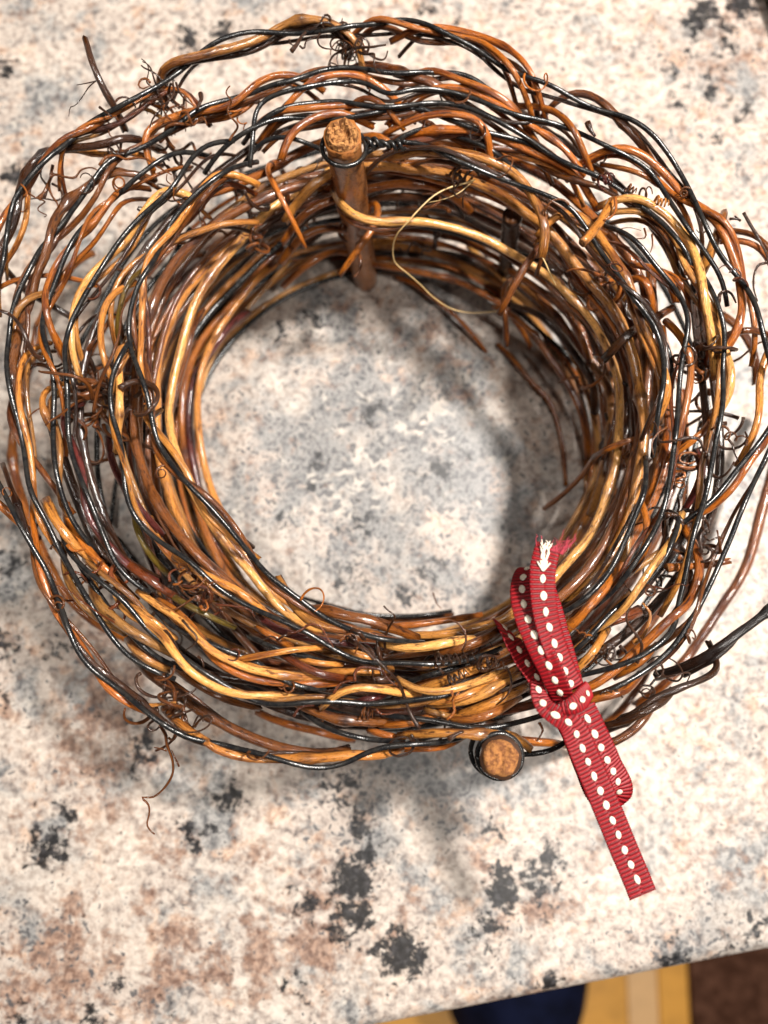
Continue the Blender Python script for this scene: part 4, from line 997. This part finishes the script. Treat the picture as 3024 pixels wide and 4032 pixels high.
# ------------------------------------------------------------------ ribbon
ribbon = thing("ribbon_bow", "red grosgrain ribbon with cream centre stitches tied round the vine roll", "ribbon", tuple(un(2212, 2767, .0)))
RB = np.array(ribbon.location)
bm = bmesh.new(); bmesh.ops.create_icosphere(bm, subdivisions=2, radius=1)
for v in bm.verts:
    s = 1 - .18 * abs(v.co.y)
    v.co = Vector((v.co.x * .00088 * s, v.co.y * .00124, v.co.z * .00026))
ST_ME = bpy.data.meshes.new("stitch"); bm.to_mesh(ST_ME); bm.free()
for p in ST_ME.polygons: p.use_smooth = True
ST_ME.materials.append(M_STITCH)
WIDTH = .0072
def strip(name, pts, ang=None, tilt=None, wf=None, width=WIDTH, stitches=True, both=False, label=None, start=0.001, crown=.0, seed=1):
    """grosgrain strip: pts = list of xyz; ang = angles (deg, in plan) of the width direction or None to stay square to the path"""
    P0 = np.array(pts, float)
    P = catmull(P0, .00014)
    n = len(P)
    T_ = np.gradient(P, axis=0); T_ /= np.linalg.norm(T_, axis=1)[:, None]
    L = np.r_[0, np.cumsum(np.linalg.norm(np.diff(P, axis=0), axis=1))]
    s0 = np.r_[0, np.cumsum(np.linalg.norm(np.diff(P0, axis=0), axis=1))]; s0 = s0 / s0[-1] * L[-1]
    if ang is None:
        Wd = np.stack([T_[:, 1], -T_[:, 0], np.zeros(n)], 1)
        Wd /= np.linalg.norm(Wd, axis=1)[:, None]
    else:
        a = np.radians(np.interp(L, s0, ang)); Wd = np.stack([np.cos(a), np.sin(a), np.zeros(n)], 1)
    if tilt is not None:
        tl = np.radians(np.interp(L, s0, tilt)); Wd = Wd * np.cos(tl)[:, None] + np.array([0, 0, 1.])[None] * np.sin(tl)[:, None]
    for _ in range(3):
        k = 17; ker = np.ones(k) / k
        Wd = np.stack([np.convolve(np.pad(Wd[:, c], k // 2, 'edge'), ker, 'valid') for c in range(3)], 1)
    Wd -= T_ * (Wd * T_).sum(1)[:, None]; Wd /= np.linalg.norm(Wd, axis=1)[:, None]
    Nn = np.cross(Wd, T_)
    K = 13; pitch = .00112
    wk = np.ones(n) if wf is None else np.interp(L, s0, wf)
    us = np.linspace(-1, 1, K)
    rows_t = []; rows_b = []
    for i in range(n):
        fade = 1.0
        rib = .00050 * (max(0.0, math.sin(L[i] / pitch * 2 * math.pi)) ** .5 - .6)
        edge = .00008 * math.sin(L[i] / pitch * 4 * math.pi + 1)
        rt = []; rb = []
        for u in us:
            h = rib * (1 if .12 < abs(u) < .93 else .1)
            c = -crown * u * u
            w = u * (width * wk[i] / 2 + (edge if abs(u) > .99 else 0))
            p = P[i] + Wd[i] * w
            rt.append(p + Nn[i] * (.00016 + h + c + (-.00008 if abs(u) < .12 else 0)))
            rb.append(p + Nn[i] * (-.00016 - h + c))
        rows_t.append(rt); rows_b.append(rb)
    V = np.array(rows_t).reshape(-1, 3).tolist() + np.array(rows_b).reshape(-1, 3).tolist()
    V = [tuple(np.array(v) - RB) for v in V]
    F = []; o = n * K
    for i in range(n - 1):
        for j in range(K - 1):
            a, b, c, d = i * K + j, i * K + j + 1, (i + 1) * K + j + 1, (i + 1) * K + j
            F.append((a, b, c, d)); F.append((o + d, o + c, o + b, o + a))
        for j in (0, K - 1):
            a, d = i * K + j, (i + 1) * K + j
            F.append((a, d, o + d, o + a) if j == 0 else (o + a, o + d, d, a))
    for i in (0, n - 1):
        for j in range(K - 1):
            F.append((i * K + j, i * K + j + 1, o + i * K + j + 1, o + i * K + j))
    me = bpy.data.meshes.new(name); me.from_pydata(V, [], F)
    bm = bmesh.new(); bm.from_mesh(me); bmesh.ops.recalc_face_normals(bm, faces=bm.faces); bm.to_mesh(me); bm.free()
    for p in me.polygons: p.use_smooth = True
    at = me.attributes.new("groove_shading", 'FLOAT', 'POINT')
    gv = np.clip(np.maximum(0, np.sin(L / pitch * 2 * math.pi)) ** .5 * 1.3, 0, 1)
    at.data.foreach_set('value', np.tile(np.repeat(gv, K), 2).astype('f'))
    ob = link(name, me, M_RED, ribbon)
    if label: ob['label'] = label
    if stitches:
        s = start + .0018; rg = random.Random(seed)
        while s < L[-1] - .0014:
            i = int(np.searchsorted(L, s)); i = min(i, n - 1)
            for sg in ((1, -1) if both else (1,)):
                m3 = Matrix((Wd[i], T_[i], Nn[i] * sg)).transposed()
                c = P[i] - RB + Nn[i] * sg * .00034
                so = bpy.data.objects.new("stitch", ST_ME); COL.objects.link(so); so.parent = ob
                so.matrix_basis = Matrix.Translation(c) @ m3.to_4x4() @ Matrix.Rotation(rg.uniform(-.15, .15), 4, 'Z') @ Matrix.Diagonal((rg.uniform(.9, 1.1), rg.uniform(.88, 1.1), 1, 1))
            s += .0041 * rg.uniform(.94, 1.06)
    return ob, P, Wd, T_, Nn
def kp(s, z): return [un(*p) for p in parse(s, z)]
# upper tail with frayed end
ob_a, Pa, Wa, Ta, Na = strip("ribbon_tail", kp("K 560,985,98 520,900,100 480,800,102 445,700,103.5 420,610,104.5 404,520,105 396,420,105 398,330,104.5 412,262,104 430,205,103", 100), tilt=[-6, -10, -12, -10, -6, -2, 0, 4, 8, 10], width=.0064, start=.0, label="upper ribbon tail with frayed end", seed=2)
# upper loop: climbs beside the tail, folds over at its top and comes back underneath
kpts = kp("K 510,1045,98 475,965,100.5 438,875,102 398,795,102.5 358,708,102.5 322,625,102 298,545,101 286,470,99.5 288,405,97.5 305,345,94.5 330,330,92 380,390,92.5 430,520,94 480,700,95 530,880,95 560,990,95", 100)
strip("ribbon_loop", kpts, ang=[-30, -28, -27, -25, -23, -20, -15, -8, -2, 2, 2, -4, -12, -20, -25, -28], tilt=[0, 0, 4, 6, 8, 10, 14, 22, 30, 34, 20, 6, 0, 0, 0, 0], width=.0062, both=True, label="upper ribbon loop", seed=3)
# lower tail: comes round the left of the knot, then runs straight out over the counter
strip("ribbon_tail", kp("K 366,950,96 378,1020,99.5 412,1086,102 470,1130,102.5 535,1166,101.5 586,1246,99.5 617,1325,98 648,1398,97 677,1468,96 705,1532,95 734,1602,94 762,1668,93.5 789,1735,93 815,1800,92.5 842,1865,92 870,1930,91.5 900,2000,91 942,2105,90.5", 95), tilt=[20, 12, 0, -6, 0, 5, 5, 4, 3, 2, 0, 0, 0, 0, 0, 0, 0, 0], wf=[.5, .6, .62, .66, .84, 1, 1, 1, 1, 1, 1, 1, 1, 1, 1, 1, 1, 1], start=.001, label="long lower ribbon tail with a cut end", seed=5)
# lower loop under the tail
kl = kp("K 610,1090,97 645,1160,97 682,1240,96.5 720,1320,95 757,1395,93 790,1460,91 812,1520,88.5 800,1568,85.5 750,1590,83.5 700,1545,83.5 650,1430,86 600,1300,89 560,1190,92", 90)
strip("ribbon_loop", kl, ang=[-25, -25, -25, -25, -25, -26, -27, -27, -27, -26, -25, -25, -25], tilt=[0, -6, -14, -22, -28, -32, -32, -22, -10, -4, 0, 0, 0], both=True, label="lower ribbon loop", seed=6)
# band round the roll, seen where it dives into the ring
kb = kp("K 470,1080,95 420,1010,95 365,930,94.5 310,850,94 262,770,93.5 215,700,92.5 185,655,89 180,650,80 190,670,60 200,690,35 210,710,6", 90)
inner = kb[-1]
outr = un(2300, 2960, .060)
kb2 = kb + [inner + np.array([.010, -.012, -.0038])]
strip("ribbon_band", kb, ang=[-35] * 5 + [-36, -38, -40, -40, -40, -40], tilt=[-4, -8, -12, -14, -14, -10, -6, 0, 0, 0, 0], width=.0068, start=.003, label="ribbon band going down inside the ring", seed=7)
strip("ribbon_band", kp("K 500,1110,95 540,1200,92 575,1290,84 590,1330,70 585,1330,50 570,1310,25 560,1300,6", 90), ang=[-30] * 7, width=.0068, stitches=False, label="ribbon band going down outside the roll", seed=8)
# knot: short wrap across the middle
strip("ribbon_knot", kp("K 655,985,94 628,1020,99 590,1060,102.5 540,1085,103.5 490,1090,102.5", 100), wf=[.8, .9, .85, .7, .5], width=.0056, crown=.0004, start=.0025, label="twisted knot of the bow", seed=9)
# frayed threads
def frays():
    rg = random.Random(77)
    i0 = len(Pa) - 1
    for kind, (lo, hi), cnt, mat, r in (("frayed_thread", (.1, 1.0), 26, M_FRAY, .00011), ("frayed_stitch_thread", (-.42, .28), 12, M_STITCH, .00020)):
        Vm = []
        for k in range(cnt):
            u = rg.uniform(lo, hi) if kind != "frayed_thread" or k < 18 else rg.uniform(-1, 1)
            back = .0042 if kind != "frayed_thread" else .0015
            ib = max(0, i0 - int(back / .00014))
            base = Pa[ib] + Wa[ib] * u * .0039 * (.6 if kind != "frayed_thread" else 1) + Na[ib] * .0003
            d = Ta[ib] + Wa[ib] * (u * .35 + rg.gauss(0, .12)) + Na[ib] * (.12 + rg.gauss(0, .12)); d /= np.linalg.norm(d)
            ln = rg.uniform(.0035, .0052) if kind != "frayed_thread" else rg.uniform(.0025, .0058) * (1.2 if u > .5 else .7)
            Q = np.array([base + d * ln * t + Wa[ib] * .0006 * rg.gauss(0, 1) * t * t + Na[ib] * .0004 * t * t * rg.gauss(0, 1) for t in np.linspace(0, 1, 6)]) - RB
            me = tube_mesh(kind, Q, np.linspace(r, r * .7, 6), 5)
            link(kind, me, mat, ob_a)
    for k in range(5):      # small white tuft of the stitch below
        ib = i0 - int(.0072 / .00014); a = (k - 2) * .32
        d = Ta[ib] * math.cos(a) + Wa[ib] * math.sin(a); b = Pa[ib] + Na[ib] * .00045
        Q = np.array([b + d * .0027 * t + Na[ib] * .0002 * t for t in np.linspace(0, 1, 5)]) - RB
        link("frayed_stitch_thread", tube_mesh("frayed_stitch_thread", Q, np.linspace(.0003, .00022, 5), 5), M_STITCH, ob_a)
frays()

# ------------------------------------------------------------------ brown board at the upper right corner of the picture
c = un(3010, 0, .012)
bm = bmesh.new(); bmesh.ops.create_cube(bm, size=1)
for v in bm.verts: v.co = Vector((v.co.x * .16, v.co.y * .20, v.co.z * .016))
bmesh.ops.bevel(bm, geom=bm.edges[:], offset=.005, segments=3, affect='EDGES')
me = bpy.data.meshes.new("wooden_board"); bm.to_mesh(me); bm.free()
o = link("wooden_board", me, M_BROWNBOARD)
p0, p1 = un(3000, 0, .001), un(3024, 66, .001)
dv = (p1 - p0)[:2]; dv /= np.linalg.norm(dv); rt = np.array([-dv[1], dv[0]])
cc = p0[:2] + rt * .080 + dv * .02
o.location = (cc[0], cc[1], .0085); o.rotation_euler = (0, 0, math.atan2(rt[1], rt[0]))
o['label'] = "brown board edge at the upper right corner of the counter"; o['category'] = "board"
